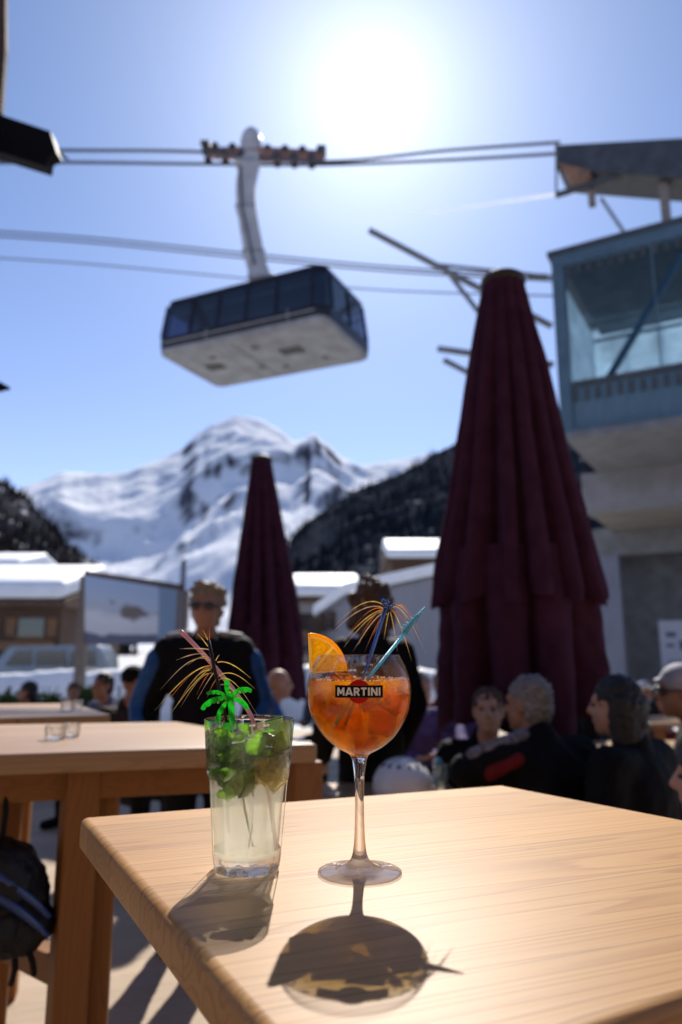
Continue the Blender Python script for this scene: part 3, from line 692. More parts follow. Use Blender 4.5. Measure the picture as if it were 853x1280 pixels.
# snow bank / low wall behind the terrace, hedge boxes
def bank(name, px0, px1, y0, y1, Y, mat, label, cat, thick=1.2, jag=.15, kind=None):
    m = MB(); n = 24; prev = None
    for i in range(n + 1):
        px = px0 + (px1 - px0) * i / n; zt_ = at(px, y0 + (y1 - y0) * i / n, Y).z + jag * noise.noise(V((i * .4, Y, 0)))
        x = at(px, 800, Y).x
        row = [V((x, Y, -.45)), V((x, Y + .12, zt_ - .15)), V((x, Y + .4, zt_)), V((x, Y + thick, zt_ - .1)), V((x, Y + thick + .2, -.45))]
        n0 = len(m.v); m.v += row
        if prev is not None:
            m.f += [(prev + k, n0 + k, n0 + k + 1, prev + k + 1) for k in range(4)]
        prev = n0
    o = m.build(name, mat, smooth=True, origin=at((px0 + px1) / 2, 800, Y).xy.to_3d())
    return tag(o, label, cat, kind=kind)
bank('snow_bank', 90, 330, 842, 818, 19, M['snow'], 'grey white snow bank below the billboard', 'snow bank', 2, .25)
bank('snow_bank', -120, 100, 850, 836, 22, M['snow'], 'snow bank behind the parked van at the left edge', 'snow bank', 2, .2)
bank('snow_bank', 330, 545, 832, 836, 20, M['snow'], 'long low snow bank in front of the pale hall', 'snow bank', 2, .25)
# parked van
def car(name, label, px, py, Y, w, rz, mat):
    c = onz(px, py, -.45) if False else V((at(px, py, Y).x, Y, -.2)); r = empty(name, c, label, 'van')
    m3 = Matrix.Rotation(rz, 3, 'Z')
    def q(x, y, z): return c + m3 @ V((x, y, z))
    side = [(-2.2, .3), (-2.25, .9), (-1.5, 1.05), (-1.0, 1.7), (1.9, 1.75), (2.2, 1.2), (2.25, .35)]
    MB().prism([q(x, -.85, z) for x, z in side], m3 @ V((0, 1.7, 0))).build('body', mat, r, bevel=.08, seg=3)
    for y_ in (-.86, .86):
        for (x0, x1) in ((-1.05, -.2), (-.1, .9), (1.0, 1.85)):
            MB().prism([q(x0, y_, 1.08), q(x1, y_, 1.08), q(x1 - .03, y_ , 1.58), q(x0 + (.3 if x0 < -1 else 0), y_, 1.56)], m3 @ V((0, .02 if y_ > 0 else -.02, 0))).build('side_window', M['window_dark'], r)
        for x in (-1.4, 1.4):
            w_ = MB().tube([q(x, y_ - .1, .32), q(x, y_ + .1, .32)], .33, 18).build('wheel', M['black'], r)
            MB().tube([q(x, y_ - .115, .32), q(x, y_ + .115, .32)], .2, 14).build('rim', M['steel'], w_)
    for y_ in (-.6, .6): MB().ball(q(-2.24, y_, .8), (.06, .14, .1)).build('headlight', M['white'], r)
car('parked_van', 'pale blue grey van parked in snow left of the billboard', 58, 840, 25, 1, R(4), simple('van_paint', (.18, .22, .26), .3, .05, 2, coat=.6))

M['leaf'] = translucent('shrub_leaf', (.10, .15, .02), .35, .6, .4, 6)
def planter(px0, px1, Y, label, seed, hb=.5, leaves=500, zt=.95):
    rd = random.Random(seed); x0, x1 = at(px0, 850, Y).x, at(px1, 850, Y).x
    r = empty('planter', ((x0 + x1) / 2, Y, 0), label, 'planter')
    MB().box(((x0 + x1) / 2, Y, hb / 2), (x1 - x0, .5, hb)).build('box', M['timber_dark'], r, bevel=.01)
    m = MB(); m2 = MB()
    for _ in range(leaves):
        p = V((rd.uniform(x0 + .05, x1 - .05), Y + rd.uniform(-.25, .25), 0)); top = zt - hb
        hgt_ = hb + top * rd.random() * (.55 + .45 * noise.noise(V((p.x * 3, seed, 0)))); p.z = hgt_
        e = Euler((rd.uniform(-.9, .9), rd.uniform(-.9, .9), rd.uniform(0, 6.3))).to_matrix(); s = rd.uniform(.03, .07)
        m.add([p + e @ V(k) * s for k in ((-1, 0, 0), (0, -.5, .1), (1, 0, 0), (0, .5, .1))], [(0, 1, 2, 3)])
    for _ in range(14):
        b_ = V((rd.uniform(x0 + .1, x1 - .1), Y, hb - .05)); m2.tube([b_, b_ + V((rd.uniform(-.15, .15), rd.uniform(-.1, .1), zt - hb - .05))], [.012, .005], 5)
    m.build('foliage', M['leaf'], r); m2.build('stems', M['timber_dark'], r)
planter(-60, 84, 9.2, 'dark timber planter of low green shrubs at the far left of the terrace', 3, .6, 900, 1.02)
planter(86, 172, 9.4, 'dark timber planter of shrubs behind the two seated people, right of the first planter', 5, .6, 700, 1.02)
planter(-20, 60, 7.6, 'nearer shrub planter behind the far left table', 8, .45, 500, .85)

# ================================================================== PARASOLS
def parasol(label, axis, cap_y, prof, lower, Y, seed, lobes=9, pole_r=.03):
    """axis: px at (top, hem); prof: list of (py, half width px); lower the same for the inner flaps"""
    rd = random.Random(seed)
    def ax(py): return axis[0] + (axis[1] - axis[0]) * (py - prof[0][0]) / (prof[-1][0] - prof[0][0])
    c = at(axis[1], prof[-1][0], Y); r = empty('closed_parasol', (c.x, Y, 0), label, 'parasol', 'closed maroon parasols on the terrace')
    def surf(pr, name, lob, depth, ph, hemwave, sharp):
        pr2 = catmull([(float(a), float(b)) for a, b in pr], 9); n = len(pr2); seg = 180; m = MB(); vs = []
        am = [rd.uniform(.75, 1.2) for _ in range(lob)]; sh = [rd.uniform(-.22, .22) for _ in range(lob)]
        for i, (py, hw) in enumerate(pr2):
            t = i / (n - 1); p = at(ax(py), py, Y); k = mpp(ax(py), py, Y)
            for s in range(seg):
                th = 2 * math.pi * s / seg; q = (th * lob / (2 * math.pi) + ph); li = int(q) % lob; fr_ = q - int(q) + sh[li] * math.sin(math.pi * (q - int(q)))
                wv = abs(math.sin(math.pi * fr_)) ** sharp            # rounded fold, sharp valley
                d = depth * (.25 + .75 * t) * am[li]
                rr = hw * k * (1 - d + d * wv) * (1 + .03 * noise.noise(V((math.cos(th) * 2, math.sin(th) * 2, t * 3 + seed))) + .025 * noise.noise(V((math.cos(th) * 7, math.sin(th) * 7, t * 9 + seed))))
                dz = -hemwave * max(0, t - .75) / .25 * (wv - .4) * (1 + .5 * math.sin(li * 2.1))
                vs.append(V((p.x + rr * math.cos(th), Y + rr * math.sin(th), p.z + dz)))
        fs = [(i * seg + s, i * seg + (s + 1) % seg, (i + 1) * seg + (s + 1) % seg, (i + 1) * seg + s) for i in range(n - 1) for s in range(seg)]
        m.add(vs, fs); o = m.build(name, M['canvas'], r, smooth=True)
        sm = o.modifiers.new('s', 'SOLIDIFY'); sm.thickness = .006; sm.offset = -1
        return o
    surf(prof, 'canopy', lobes, .50, .1, .08, .5)
    surf(lower, 'canopy_flap', 9, .5, .35, .10, .5)
    p = at(axis[0], cap_y, Y); k = mpp(axis[0], cap_y, Y); w = prof[0][1] * k
    MB().lathe([(0, w * .35), (w * .8, w * .28), (w * 1.05, w * .1), (w * 1.08, -w * .1), (w * .95, -w * .3), (0, -w * .3)], (p.x, Y, p.z), 32).build('cap', M['cap_dark'], r, smooth=True)
    MB().tube([(c.x, Y, .06), (c.x + (p.x - c.x) * .8, Y, p.z - .3)], pole_r, 14).build('pole', simple('tan_pole', (.42, .30, .17), .5, .15, 8), r)
    MB().lathe([(0, 0), (.36, 0), (.36, .05), (.30, .07), (.05, .08), (.05, .25), (0, .25)], (c.x, Y, .001), 40).build('base', M['concrete_dark'], r)
parasol('large closed maroon parasol beside the blue cable car station', (629, 648), 352,
        [(357, 26), (400, 36), (450, 48), (500, 58), (559, 69), (620, 82), (680, 95), (730, 106), (746, 109)],
        [(690, 88), (740, 97), (790, 101), (840, 104), (892, 106)], 4.0, 4, 15, .032)
parasol('smaller maroon parasol closed behind the man in sunglasses', (327, 332), 574,
        [(577, 13), (620, 20), (660, 27), (700, 34), (740, 41), (780, 47), (815, 50)],
        [(780, 40), (810, 46), (840, 49), (868, 51)], 7.4, 9, 13, .03)

# ---- unseen timber front added behind the camera to darken the sky fill
RS = empty('sky_blocker_front', (0, -5.2, 0), 'added unseen timber front behind the viewer that blocks sky light', 'building')
MB().box((0, -5.5, 4.2), (24, .6, 8.4)).build('wall', M['timber_dark'], RS)
MB().box((0, -4.6, 8.5), (25, 2.6, .2)).build('roof', M['timber_dark'], RS)
for k in range(6):
    x = -8.5 + 3.4 * k
    w_ = MB().box((x, -5.18, 1.5), (1.5, .05, 1.5)).build('window', M['window_dark'], RS); MB().box((x, -5.12, .68), (1.7, .2, .08)).build('sill', M['timber_mid'], w_)
MB().box((0, -5.18, 4.4), (22, .08, .9)).build('balcony', M['timber_mid'], RS)

# ================================================================== TABLES
def tabletop(pts, thick, name, root, ang, mat, bev=.009):
    m = MB().prism([V((p.x, p.y, TZ if len(p) < 3 else p.z)) for p in pts], (0, 0, -thick))
    o_ = wloc(root); 
    o = m.build(name, mat, root, bevel=bev, seg=4)
    return o
# --- table with the drinks
A = onz(100, 1021, TZ); B = onz(627, 980.5, TZ); Q = onz(300, 1252, TZ); S = onz(853, 1023.5, TZ)
def ext(a, b, yy): t = (yy - a.y) / (b.y - a.y); return a + (b - a) * t
E0, E1 = onz(762, 1280, TZ), onz(853, 1247, TZ)          # near edge, in the lower right corner of the photo
def meet(p, q, r_, s_):
    d1, d2 = q - p, s_ - r_; den = d1.x * d2.y - d1.y * d2.x
    t = ((r_.x - p.x) * d2.y - (r_.y - p.y) * d2.x) / den
    return p + d1 * t
D_ = meet(A, Q, E0, E1); C_ = meet(B, S, E0, E1)
T1 = empty('bar_table', ((A + B + C_ + D_) / 4).xy.to_3d(), 'tall pale pine table in the foreground holding the two cocktails', 'table')
angT = math.atan2(B.y - A.y, B.x - A.x)
M['pine_top'] = wood('pine_tabletop', angle=angT, base=(.455, .250, .092), dark=(.22, .085, .022), board=.14, rough=.5)
tabletop([A, D_, C_, B], .043, 'tabletop', T1, angT, M['pine_top'], .010)
cen = (A + B + C_ + D_) / 4
for (fx, fy) in ((.5, .95), (.62, .8), (.75, .35), (.3, .35)):
    p = V((cen.x, cen.y, 0)) + V(((fx - .5) * .5 + .12, (fy - .5) * .5, 0))
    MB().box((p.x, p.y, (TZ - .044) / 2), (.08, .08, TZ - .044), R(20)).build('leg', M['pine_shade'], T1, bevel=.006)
# --- table at middle left
a1, a2, a3 = onz(222, 902, TZ), onz(398, 929.5, TZ), onz(0, 943, TZ); a4 = onz(0, 905.5, TZ)
e3 = a2 + (a3 - a2) * 2.3; e4 = a1 + (a4 - a1) * 2.4
T2 = empty('bar_table', ((a1 + a2 + e3 + e4) / 4).xy.to_3d(), 'tall pine table behind the lime drink, two small glass ashtrays on it', 'table', 'tall pine tables on the terrace')
ang2 = math.atan2(a2.y - a3.y, a2.x - a3.x)
M['pine_top2'] = wood('pine_tabletop_b', angle=ang2, base=(.41, .255, .14), dark=(.29, .155, .07), board=.12, rough=.40)
tabletop([a1, a2, e3, e4], .046, 'tabletop', T2, ang2, M['pine_top2'], .008)
dirx = (a2 - a3).normalized(); nrm2 = V((-dirx.y, dirx.x, 0))
def bx(mb, p, L_, w, h, ang): return mb.box(p, (L_, w, h), ang)
# apron under the near side, with a chamfered end block
pA = onz(-60, 962, TZ - .05); pB = onz(240, 952, TZ - .05)
mid = (a3 + a2) / 2 + nrm2 * .13 - V((0, 0, .085)); MB().box(mid - dirx * .25, ((a2 - a3).length * 1.05, .05, .075), ang2).build('apron', M['pine_beam_shade'], T2, bevel=.005)
def under(px, back):                 # a point below the table, 'back' metres behind its front edge, on the sight line of column px
    t_ = (px - 0) / 398; p = a3.lerp(a2, max(-.4, t_)) + nrm2 * back
    return V(((px - 426.5) / F * (p.y / ray(px, 1000).y), p.y, 0))
lg = under(100, .125)
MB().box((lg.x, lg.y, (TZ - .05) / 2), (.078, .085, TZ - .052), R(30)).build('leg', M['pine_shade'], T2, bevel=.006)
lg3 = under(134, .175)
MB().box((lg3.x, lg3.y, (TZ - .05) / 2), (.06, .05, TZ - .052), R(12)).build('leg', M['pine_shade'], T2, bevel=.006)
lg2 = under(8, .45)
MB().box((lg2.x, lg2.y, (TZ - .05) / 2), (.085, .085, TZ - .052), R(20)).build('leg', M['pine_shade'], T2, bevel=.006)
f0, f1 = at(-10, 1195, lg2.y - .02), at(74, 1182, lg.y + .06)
MB().box((f0 + f1) / 2, ((f1 - f0).length + .06, .05, .065), math.atan2(f1.y - f0.y, f1.x - f0.x)).build('stretcher', M['pine_beam_shade'], T2, bevel=.005)
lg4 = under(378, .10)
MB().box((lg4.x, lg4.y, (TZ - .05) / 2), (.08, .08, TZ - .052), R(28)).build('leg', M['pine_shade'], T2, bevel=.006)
cb = under(205, .2) + V((0, 0, TZ - .11)); MB().box(cb, (.17, .05, .05), R(14)).build('cross_beam', M['pine_beam_shade'], T2, bevel=.008)
# --- far left table
b1, b2_, b3 = onz(92, 879, TZ), onz(139, 893, TZ), onz(0, 897.5, TZ); b4 = onz(0, 880, TZ)
e3 = b2_ + (b3 - b2_) * 2.4; e4 = b1 + (b4 - b1) * 3.2
T3 = empty('bar_table', ((b1 + b2_ + e3 + e4) / 4).xy.to_3d(), 'tall pine table at the left edge beyond the one with ashtrays', 'table', 'tall pine tables on the terrace')
tabletop([b1, b2_, e3, e4], .045, 'tabletop', T3, ang2, M['pine_top2'], .008)
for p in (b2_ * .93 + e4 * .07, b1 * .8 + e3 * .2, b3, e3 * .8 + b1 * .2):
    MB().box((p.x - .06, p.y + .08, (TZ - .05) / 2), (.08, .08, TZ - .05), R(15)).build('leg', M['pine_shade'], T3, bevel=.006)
# --- low tables with benches
def low_table(x0, x1, y0, y1, label, rz=0, zt_=.75, benches=()):
    c = V(((x0 + x1) / 2, (y0 + y1) / 2, 0)); r = empty('picnic_table', c, label, 'table', 'low wooden tables where people sit')
    w, d = x1 - x0, y1 - y0; m3 = Matrix.Rotation(rz, 3, 'Z')
    for k in range(4):
        MB().box(c + m3 @ V((0, -d / 2 + d * (k + .5) / 4, 0)) + V((0, 0, zt_ - .0175)), (w, d / 4 - .006, .035), rz).build('plank', M['pine_top2'], r, bevel=.004)
    for sx_ in (-1, 1):
        for sy_ in (-1, 1):
            MB().box(c + m3 @ V((sx_ * (w / 2 - .12), sy_ * (d / 2 - .1), 0)) + V((0, 0, (zt_ - .036) / 2)), (.07, .07, zt_ - .036), rz).build('leg', M['pine_shade'], r)
    return r
low_table(-.25, .52, 2.9, 3.55, 'low wooden table behind the foreground table, a white helmet lying on it', R(6))
low_table(1.15, 2.6, 4.55, 5.15, 'low wooden table between the grey haired man and the black haired woman', R(4))
low_table(2.6, 4.3, 6.4, 7.15, 'low wooden table farthest back at the right, under the notice board', R(3))
low_table(.15, .8, 6.2, 6.9, 'low wooden table left of the large parasol', R(-5))
def bench(c, L_, rz, label):
    r = empty('bench', c, label, 'bench', 'wooden benches under the seated people'); m3 = Matrix.Rotation(rz, 3, 'Z'); c = V(c)
    MB().box(c + V((0, 0, .43)), (L_, .28, .04), rz).build('seat', M['pine_beam_shade'], r, bevel=.005)
    for s_ in (-1, 1): MB().box(c + m3 @ V((s_ * (L_ / 2 - .12), 0, 0)) + V((0, 0, .205)), (.06, .24, .41), rz).build('leg', M['pine_shade'], r)

# ================================================================== PEOPLE
def sk(name, c): return translucent(name, c, .08, .5, .1, 20)
SKIN = {'tan': simple('skin_tanned', (.36, .17, .10), .5, .1, 15), 'fair': simple('skin_fair', (.46, .25, .17), .5, .1, 15)}
def cloth(name, c, rough=.8): return simple(name, c, rough, .3, 14, .3, bscale=40, spec=.15)
CL = {'black': cloth('black_jacket', (.005, .005, .006)), 'navy': cloth('navy_jacket', (.014, .03, .075), .5), 'blue': cloth('blue_jacket', (.02, .08, .24), .5),
      'grey': cloth('grey_wool', (.07, .065, .075), .95), 'jeans': cloth('blue_jeans', (.03, .05, .11), .85), 'purple': cloth('purple_jacket', (.09, .06, .17)),
      'red': cloth('red_cloth', (.15, .014, .014)), 'brown': cloth('brown_jacket', (.05, .03, .025)), 'cyan': cloth('cyan_stripe', (.10, .32, .45)),
      'greyblue': cloth('grey_blue_jacket', (.12, .13, .19)), 'pat': simple('grey_pattern', (.16, .15, .17), .8, .6, 40)}
HAIR = {'grey': simple('grey_hair', (.20, .19, .19), .6, .4, 60, .6, bscale=120), 'sand': simple('sandy_hair', (.25, .20, .14), .6, .4, 60, .6, bscale=120),
        'black': simple('black_hair', (.012, .010, .010), .5, .3, 60, .6, bscale=120), 'brown': simple('brown_hair', (.07, .038, .022), .6, .4, 60, .6, bscale=120)}
def person(label, hx_px, hy_px, Y, yaw, scale=1.0, sit=True, lean=0.0, head_yaw=0.0, head_pitch=0.0, arms=None, jacket='black', trousers='black', skin='tan', hair='black', style='short', extras=None, puffy=0.0, hz=None, voxel=.011):
    """hx_px, hy_px: where the centre of the head stands in the photo at depth Y"""
    H = at(hx_px, hy_px, Y)
    Rz = Matrix.Rotation(yaw, 3, 'Z'); Rl = Matrix.Rotation(-lean, 3, 'X')
    pel = V((0, 0, .53 if sit else .95))
    up = lambda x, y, z: pel + Rl @ V((x, y, z - .95))
    neck, headc = up(0, .0, 1.49), up(0, .02, 1.60) + V((0, .0 + .03, .03))
    # place feet on the floor: solve the floor point so that the head lands at H; scale sets body size
    s = scale
    base_z = H.z - headc.z * s
    s = H.z / headc.z if abs(base_z) < .22 else s                   # small misfit: stretch slightly
    base_z = H.z - headc.z * s
    off = Rz @ (V((headc.x, headc.y, 0)) * s)
    root_p = V((H.x - off.x, H.y - off.y, max(0, base_z) if base_z > .02 else 0))
    dzz = base_z - root_p.z
    r = empty('person', root_p, label, 'person')
    def W(p): return root_p + Rz @ (V(p) * s) + V((0, 0, dzz))
    rad = lambda q: q * s
    J = {}
    for sd_, n in ((-1, 'L'), (1, 'R')):
        J['sh' + n] = up(sd_ * .185, 0, 1.41)
        d = (arms or {}).get(n)
        if d: J['el' + n], J['wr' + n] = V(d[0]), V(d[1])
        elif sit: J['el' + n] = up(sd_ * .25, .05, 1.14); J['wr' + n] = pel + V((sd_ * .13, .33, .19))
        else: J['el' + n] = up(sd_ * .27, -.02, 1.13); J['wr' + n] = up(sd_ * .25, .10, .90)
        J['hp' + n] = pel + V((sd_ * .09, 0, -.02))
        if sit: J['kn' + n] = V((sd_ * .12, .43, .50)); J['an' + n] = V((sd_ * .12, .42, .09))
        else: J['kn' + n] = V((sd_ * .105, .02, .50)); J['an' + n] = V((sd_ * .11, -.01, .09))
    Rh = Rz @ Matrix.Rotation(head_yaw, 3, 'Z') @ Matrix.Rotation(-head_pitch, 3, 'X')
    hc = W(headc)
    def hd(x, y, z): return hc + Rh @ (V((x, y, z)) * s)
    def E(mb, p, rr, rot=None, loc=True): mb.ball(W(p), tuple(q * s for q in rr), (Rz @ (rot or Rl)))
    b = MB()
    def torso(mb, g_):
        E(mb, pel + V((0, 0, .02)), (.155 + g_, .115 + g_, .13 + g_)); E(mb, up(0, .005, 1.1), (.135 + g_, .10 + g_, .17 + g_)); E(mb, up(0, .005, 1.29), (.165 + g_, .112 + g_, .18 + g_))
        mb.caps(W(up(-.15, 0, 1.40)), rad(.06 + g_), W(up(.15, 0, 1.40)), rad(.06 + g_))
    def arm(mb, n, g_, endw=1.0):
        mb.caps(W(J['sh' + n]), rad(.056 + g_), W(J['el' + n]), rad(.043 + g_)); e = J['el' + n].lerp(J['wr' + n], endw)
        mb.caps(W(J['el' + n]), rad(.042 + g_), W(e), rad(.029 + g_))
    def leg(mb, n, g_):
        mb.caps(W(J['hp' + n]), rad(.086 + g_), W(J['kn' + n]), rad(.058 + g_)); mb.caps(W(J['kn' + n]), rad(.055 + g_), W(J['an' + n]), rad(.038 + g_))
    torso(b, 0)
    for n in 'LR':
        arm(b, n, 0); leg(b, n, 0)
        sgn = -1 if n == 'L' else 1
        an = J['an' + n]; b.caps(W(an + V((0, -.03, -.04))), rad(.036), W(an + V((sgn * .02, .15, -.055))), rad(.028))
        # hand
        d = (J['wr' + n] - J['el' + n]).normalized(); sidev = V((1, 0, 0)) - d * d.x; sidev = sidev.normalized() if sidev.length > .2 else V((0, 1, 0)); nv = d.cross(sidev)
        pm = J['wr' + n] + d * .055
        rotm = Matrix((sidev, nv, d)).transposed()
        b.ball(W(pm), (rad(.04), rad(.017), rad(.055)), Rz @ rotm)
        for q, (fo, fl_) in enumerate(((-.030, .060), (-.010, .072), (.010, .068), (.029, .052))):
            p0 = pm + sidev * fo + d * .04; p1 = p0 + d * fl_ * .55 - nv * .010 * sgn; p2 = p1 + d * fl_ * .42 - nv * .022 * sgn
            b.caps(W(p0), rad(.0105), W(p1), rad(.0095)); b.caps(W(p1), rad(.0095), W(p2), rad(.008))
        ts = -sgn
        b.caps(W(pm + sidev * .03 * ts - d * .02), rad(.013), W(pm + sidev * .062 * ts + d * .02), rad(.010)); b.caps(W(pm + sidev * .062 * ts + d * .02), rad(.010), W(pm + sidev * .058 * ts + d * .05), rad(.0085))
    b.caps(W(up(0, -.01, 1.42)), rad(.062), hd(0, -.02, -.08), rad(.052))
    b.ball(hd(0, -.012, .035), (rad(.073), rad(.093), rad(.088)), Rh); b.ball(hd(0, .018, -.03), (rad(.064), rad(.074), rad(.086)), Rh); b.ball(hd(0, .055, -.085), (rad(.034), rad(.03), rad(.028)), Rh)
    b.ball(hd(0, .098, -.02), (rad(.014), rad(.02), rad(.016)), Rh); b.caps(hd(0, .082, .02), rad(.011), hd(0, .104, -.018), rad(.013))
    b.caps(hd(-.035, .075, .032), rad(.011), hd(.035, .075, .032), rad(.011))
    b.caps(hd(-.018, .082, -.058), rad(.0085), hd(.018, .082, -.058), rad(.0085))
    for sx_ in (-1, 1): b.ball(hd(sx_ * .073, -.008, .0), (rad(.012), rad(.02), rad(.032)), Rh)
    body = remesh_obj(b, 'body', SKIN[skin], r, voxel * s * .75, 0, 20, 2)
    # eyes
    for sx_ in (-1, 1): MB().ball(hd(sx_ * .031, .076, .008), (rad(.012), rad(.011), rad(.008)), Rh).build('eye', simple('eye', (.05, .04, .04), .2), r, smooth=True)
    j = MB(); gj = .022 + puffy; torso(j, gj)
    for n in 'LR': arm(j, n, gj * .95, .93)
    j.caps(W(up(0, -.015, 1.44)), rad(.075 + puffy * .3), W(up(0, -.01, 1.485)), rad(.072))
    remesh_obj(j, 'jacket', CL[jacket], r, voxel * s * 1.2, .007, 16, 3)
    tr = MB(); E(tr, pel, (.17, .13, .12))
    for n in 'LR': leg(tr, n, .016)
    remesh_obj(tr, 'trousers', CL[trousers], r, voxel * s * 1.4, .005, 14, 2)
    for n, sgn in (('L', -1), ('R', 1)):
        an = J['an' + n]; sh = MB(); sh.caps(W(an + V((0, -.035, -.04))), rad(.048), W(an + V((sgn * .02, .16, -.05))), rad(.04)); sh.caps(W(an + V((0, -.01, 0))), rad(.05), W(an + V((0, -.01, .08))), rad(.052))
        remesh_obj(sh, 'shoe', CL['black'], r, .012, 0, 1, 2)
    if style:
        hh = MB()
        hh.ball(hd(0, -.022, .048), (rad(.082), rad(.098), rad(.088)), Rh); hh.ball(hd(0, -.05, -.01), (rad(.078), rad(.065), rad(.085)), Rh)
        jit, fq = .012, 55
        if style == 'fluffy':
            for q in range(14):
                a = q / 14 * 6.28; hh.ball(hd(.068 * math.cos(a), -.035 + .062 * math.sin(a), .10 if math.sin(a) > .2 else .05), rad(.032))
            hh.ball(hd(.01, .0, .125), (rad(.06), rad(.06), rad(.03)), Rh); jit = .022; fq = 38
        if style == 'curly':
            rdn = random.Random(5)
            for q in range(46):
                a = rdn.uniform(0, 6.28); e = rdn.uniform(-.9, 1.4)
                hh.ball(hd(.10 * math.cos(a) * math.cos(e), -.035 + .09 * math.sin(a) * math.cos(e) * (.6 if math.sin(a) > 0 else 1), .03 + .11 * math.sin(e) - (.05 if e < 0 else 0)), rad(rdn.uniform(.03, .05)))
            jit, fq = .02, 30
        if style == 'long':
            for q in range(9):
                a = math.pi + q / 8 * math.pi; p0 = hd(.075 * math.cos(a), -.03 + .07 * math.sin(a), .02)
                hh.caps(p0, rad(.035), p0 + V((0, 0, -.19 * s)), rad(.028))
            jit = .012
        if style == 'cap':
            pass
        if style != 'cap': remesh_obj(hh, 'hair', HAIR[hair], r, .009 * s, jit, fq, 1)
    info = dict(root=r, W=W, hd=hd, up=up, J=J, s=s, Rh=Rh, Rz=Rz, pel=pel)
    if extras: extras(info)
    return info
def sunglasses(i):
    hd, r, s = i['hd'], i['root'], i['s']
    m = MB()
    for sx_ in (-1, 1): m.ball(hd(sx_ * .036, .090, .006), (.034 * s, .012 * s, .021 * s), i['Rh'])
    m.tube([hd(-.02, .1, .012), hd(.02, .1, .012)], .005 * s, 6)
    for sx_ in (-1, 1): m.tube([hd(sx_ * .06, .085, .012), hd(sx_ * .078, 0, .012)], .004 * s, 6)
    m.build('sunglasses', simple('dark_lens', (.008, .008, .012), .08, spec=1), r, smooth=True)
def hat(mat, brim=False, name='cap', pom=False):
    def f(i):
        hd, r, s = i['hd'], i['root'], i['s']; m = MB()
        m.ball(hd(0, -.015, .058), (.088 * s, .106 * s, .082 * s), i['Rh']); 
        if pom: m.ball(hd(0, -.02, .15), .03 * s)
        if brim: m.caps(hd(-.04, .10, .055), .012 * s, hd(.04, .10, .055), .012 * s); m.caps(hd(-.03, .14, .048), .01 * s, hd(.03, .14, .048), .01 * s)
        remesh_obj(m, name, mat, r, .009 * s, .002, 60, 2)
    return f
def both(*fs):
    def f(i):
        for q in fs: q(i)
    return f
PI = math.pi
# standing man in sunglasses
def man_extra(i):
    sunglasses(i); W, up, s = i['W'], i['up'], i['s']
    for sg in (-1, 1):
        m = MB(); J = i['J']; n = 'L' if sg < 0 else 'R'
        m.caps(W(J['sh' + n].lerp(J['el' + n], .1) + V((sg * .035, .0, -.02))), .078 * s, W(J['el' + n] + V((sg * .028, 0, 0))), .068 * s); m.caps(W(J['el' + n] + V((sg * .028, 0, 0))), .068 * s, W(J['el' + n].lerp(J['wr' + n], .8) + V((sg * .02, 0, 0))), .06 * s)
        remesh_obj(m, 'sleeve_panel', CL['blue'], i['root'], .012, .004, 16, 2)
        m = MB(); m.caps(W(up(sg * .085, .0, 1.507)), .020 * s, W(up(sg * .19, .0, 1.488)), .022 * s)
        remesh_obj(m, 'shoulder_trim', simple('pale_trim', (.42, .43, .46), .6), i['root'], .01, .002, 30, 1)
person('man with sandy grey hair, sunglasses and dark blue jacket standing behind the lime drink', 258, 762, 3.7, PI + R(10), .93, sit=False, head_yaw=R(-12), head_pitch=R(-6), skin='tan', hair='sand', style='fluffy', jacket='black', trousers='black',
       arms={'L': ((-.28, .02, 1.13), (-.20, .22, .98)), 'R': ((.29, -.04, 1.13), (.26, .12, .92))}, extras=man_extra, puffy=.010, voxel=.010)
person('woman with curly brown hair in a dark jacket standing behind the goblet, back turned', 457, 764, 3.7, R(35), .92, sit=False, hair='brown', style='curly', skin='fair', jacket='black', trousers='black', puffy=.01)
# seated group at right
def boy_extra(i):
    W, J, s = i['W'], i['J'], i['s']
    for n, sg in (('L', -1), ('R', 1)):
        m = MB(); m.caps(W(J['sh' + n].lerp(J['el' + n], .15) + V((sg * .05, .02, 0))), .036 * s, W(J['el' + n] + V((sg * .045, .02, 0))), .033 * s); m.caps(W(J['el' + n] + V((sg * .045, .02, 0))), .033 * s, W(J['el' + n].lerp(J['wr' + n], .6) + V((sg * .035, .02, .03))), .03 * s)
        remesh_obj(m, 'sleeve_stripe', CL['cyan'], i['root'], .011, .003, 20, 1)
person('boy in a black jacket with light blue sleeve stripes, facing the grey haired man', 611, 890, 3.5, R(190), .90, lean=.18, head_yaw=R(-25), head_pitch=R(-8), skin='fair', hair='brown', style='short', jacket='black', extras=boy_extra)
def grey_extra(i):
    W, J, up, s = i['W'], i['J'], i['up'], i['s']
    m = MB(); m.caps(W(J['shL']) + V((0, -.015, .066)), .034, W(up(-.09, .0, 1.46)) + V((0, -.01, .05)), .026); m.caps(W(J['shL']) + V((0, -.015, .066)), .034, W(J['shL'].lerp(J['elL'], .8)) + V((-.01, -.02, .058)), .03)
    remesh_obj(m, 'shoulder_panel', CL['pat'], i['root'], .011, .004, 20, 1)
    m = MB(); k1 = V((.012, -.070, -.012)); q0, q1, q2 = W(J['shL'].lerp(J['elL'], .02)) + V((.03, -.075, .015)), W(J['shL'].lerp(J['elL'], .55)) + k1, W(J['elL'].lerp(J['wrL'], .35)) + V((0, -.055, -.015))
    m.caps(q0, .026, q1, .030); m.caps(q1, .030, q2, .024)
    remesh_obj(m, 'red_piping', CL['red'], i['root'], .011, .003, 20, 1)
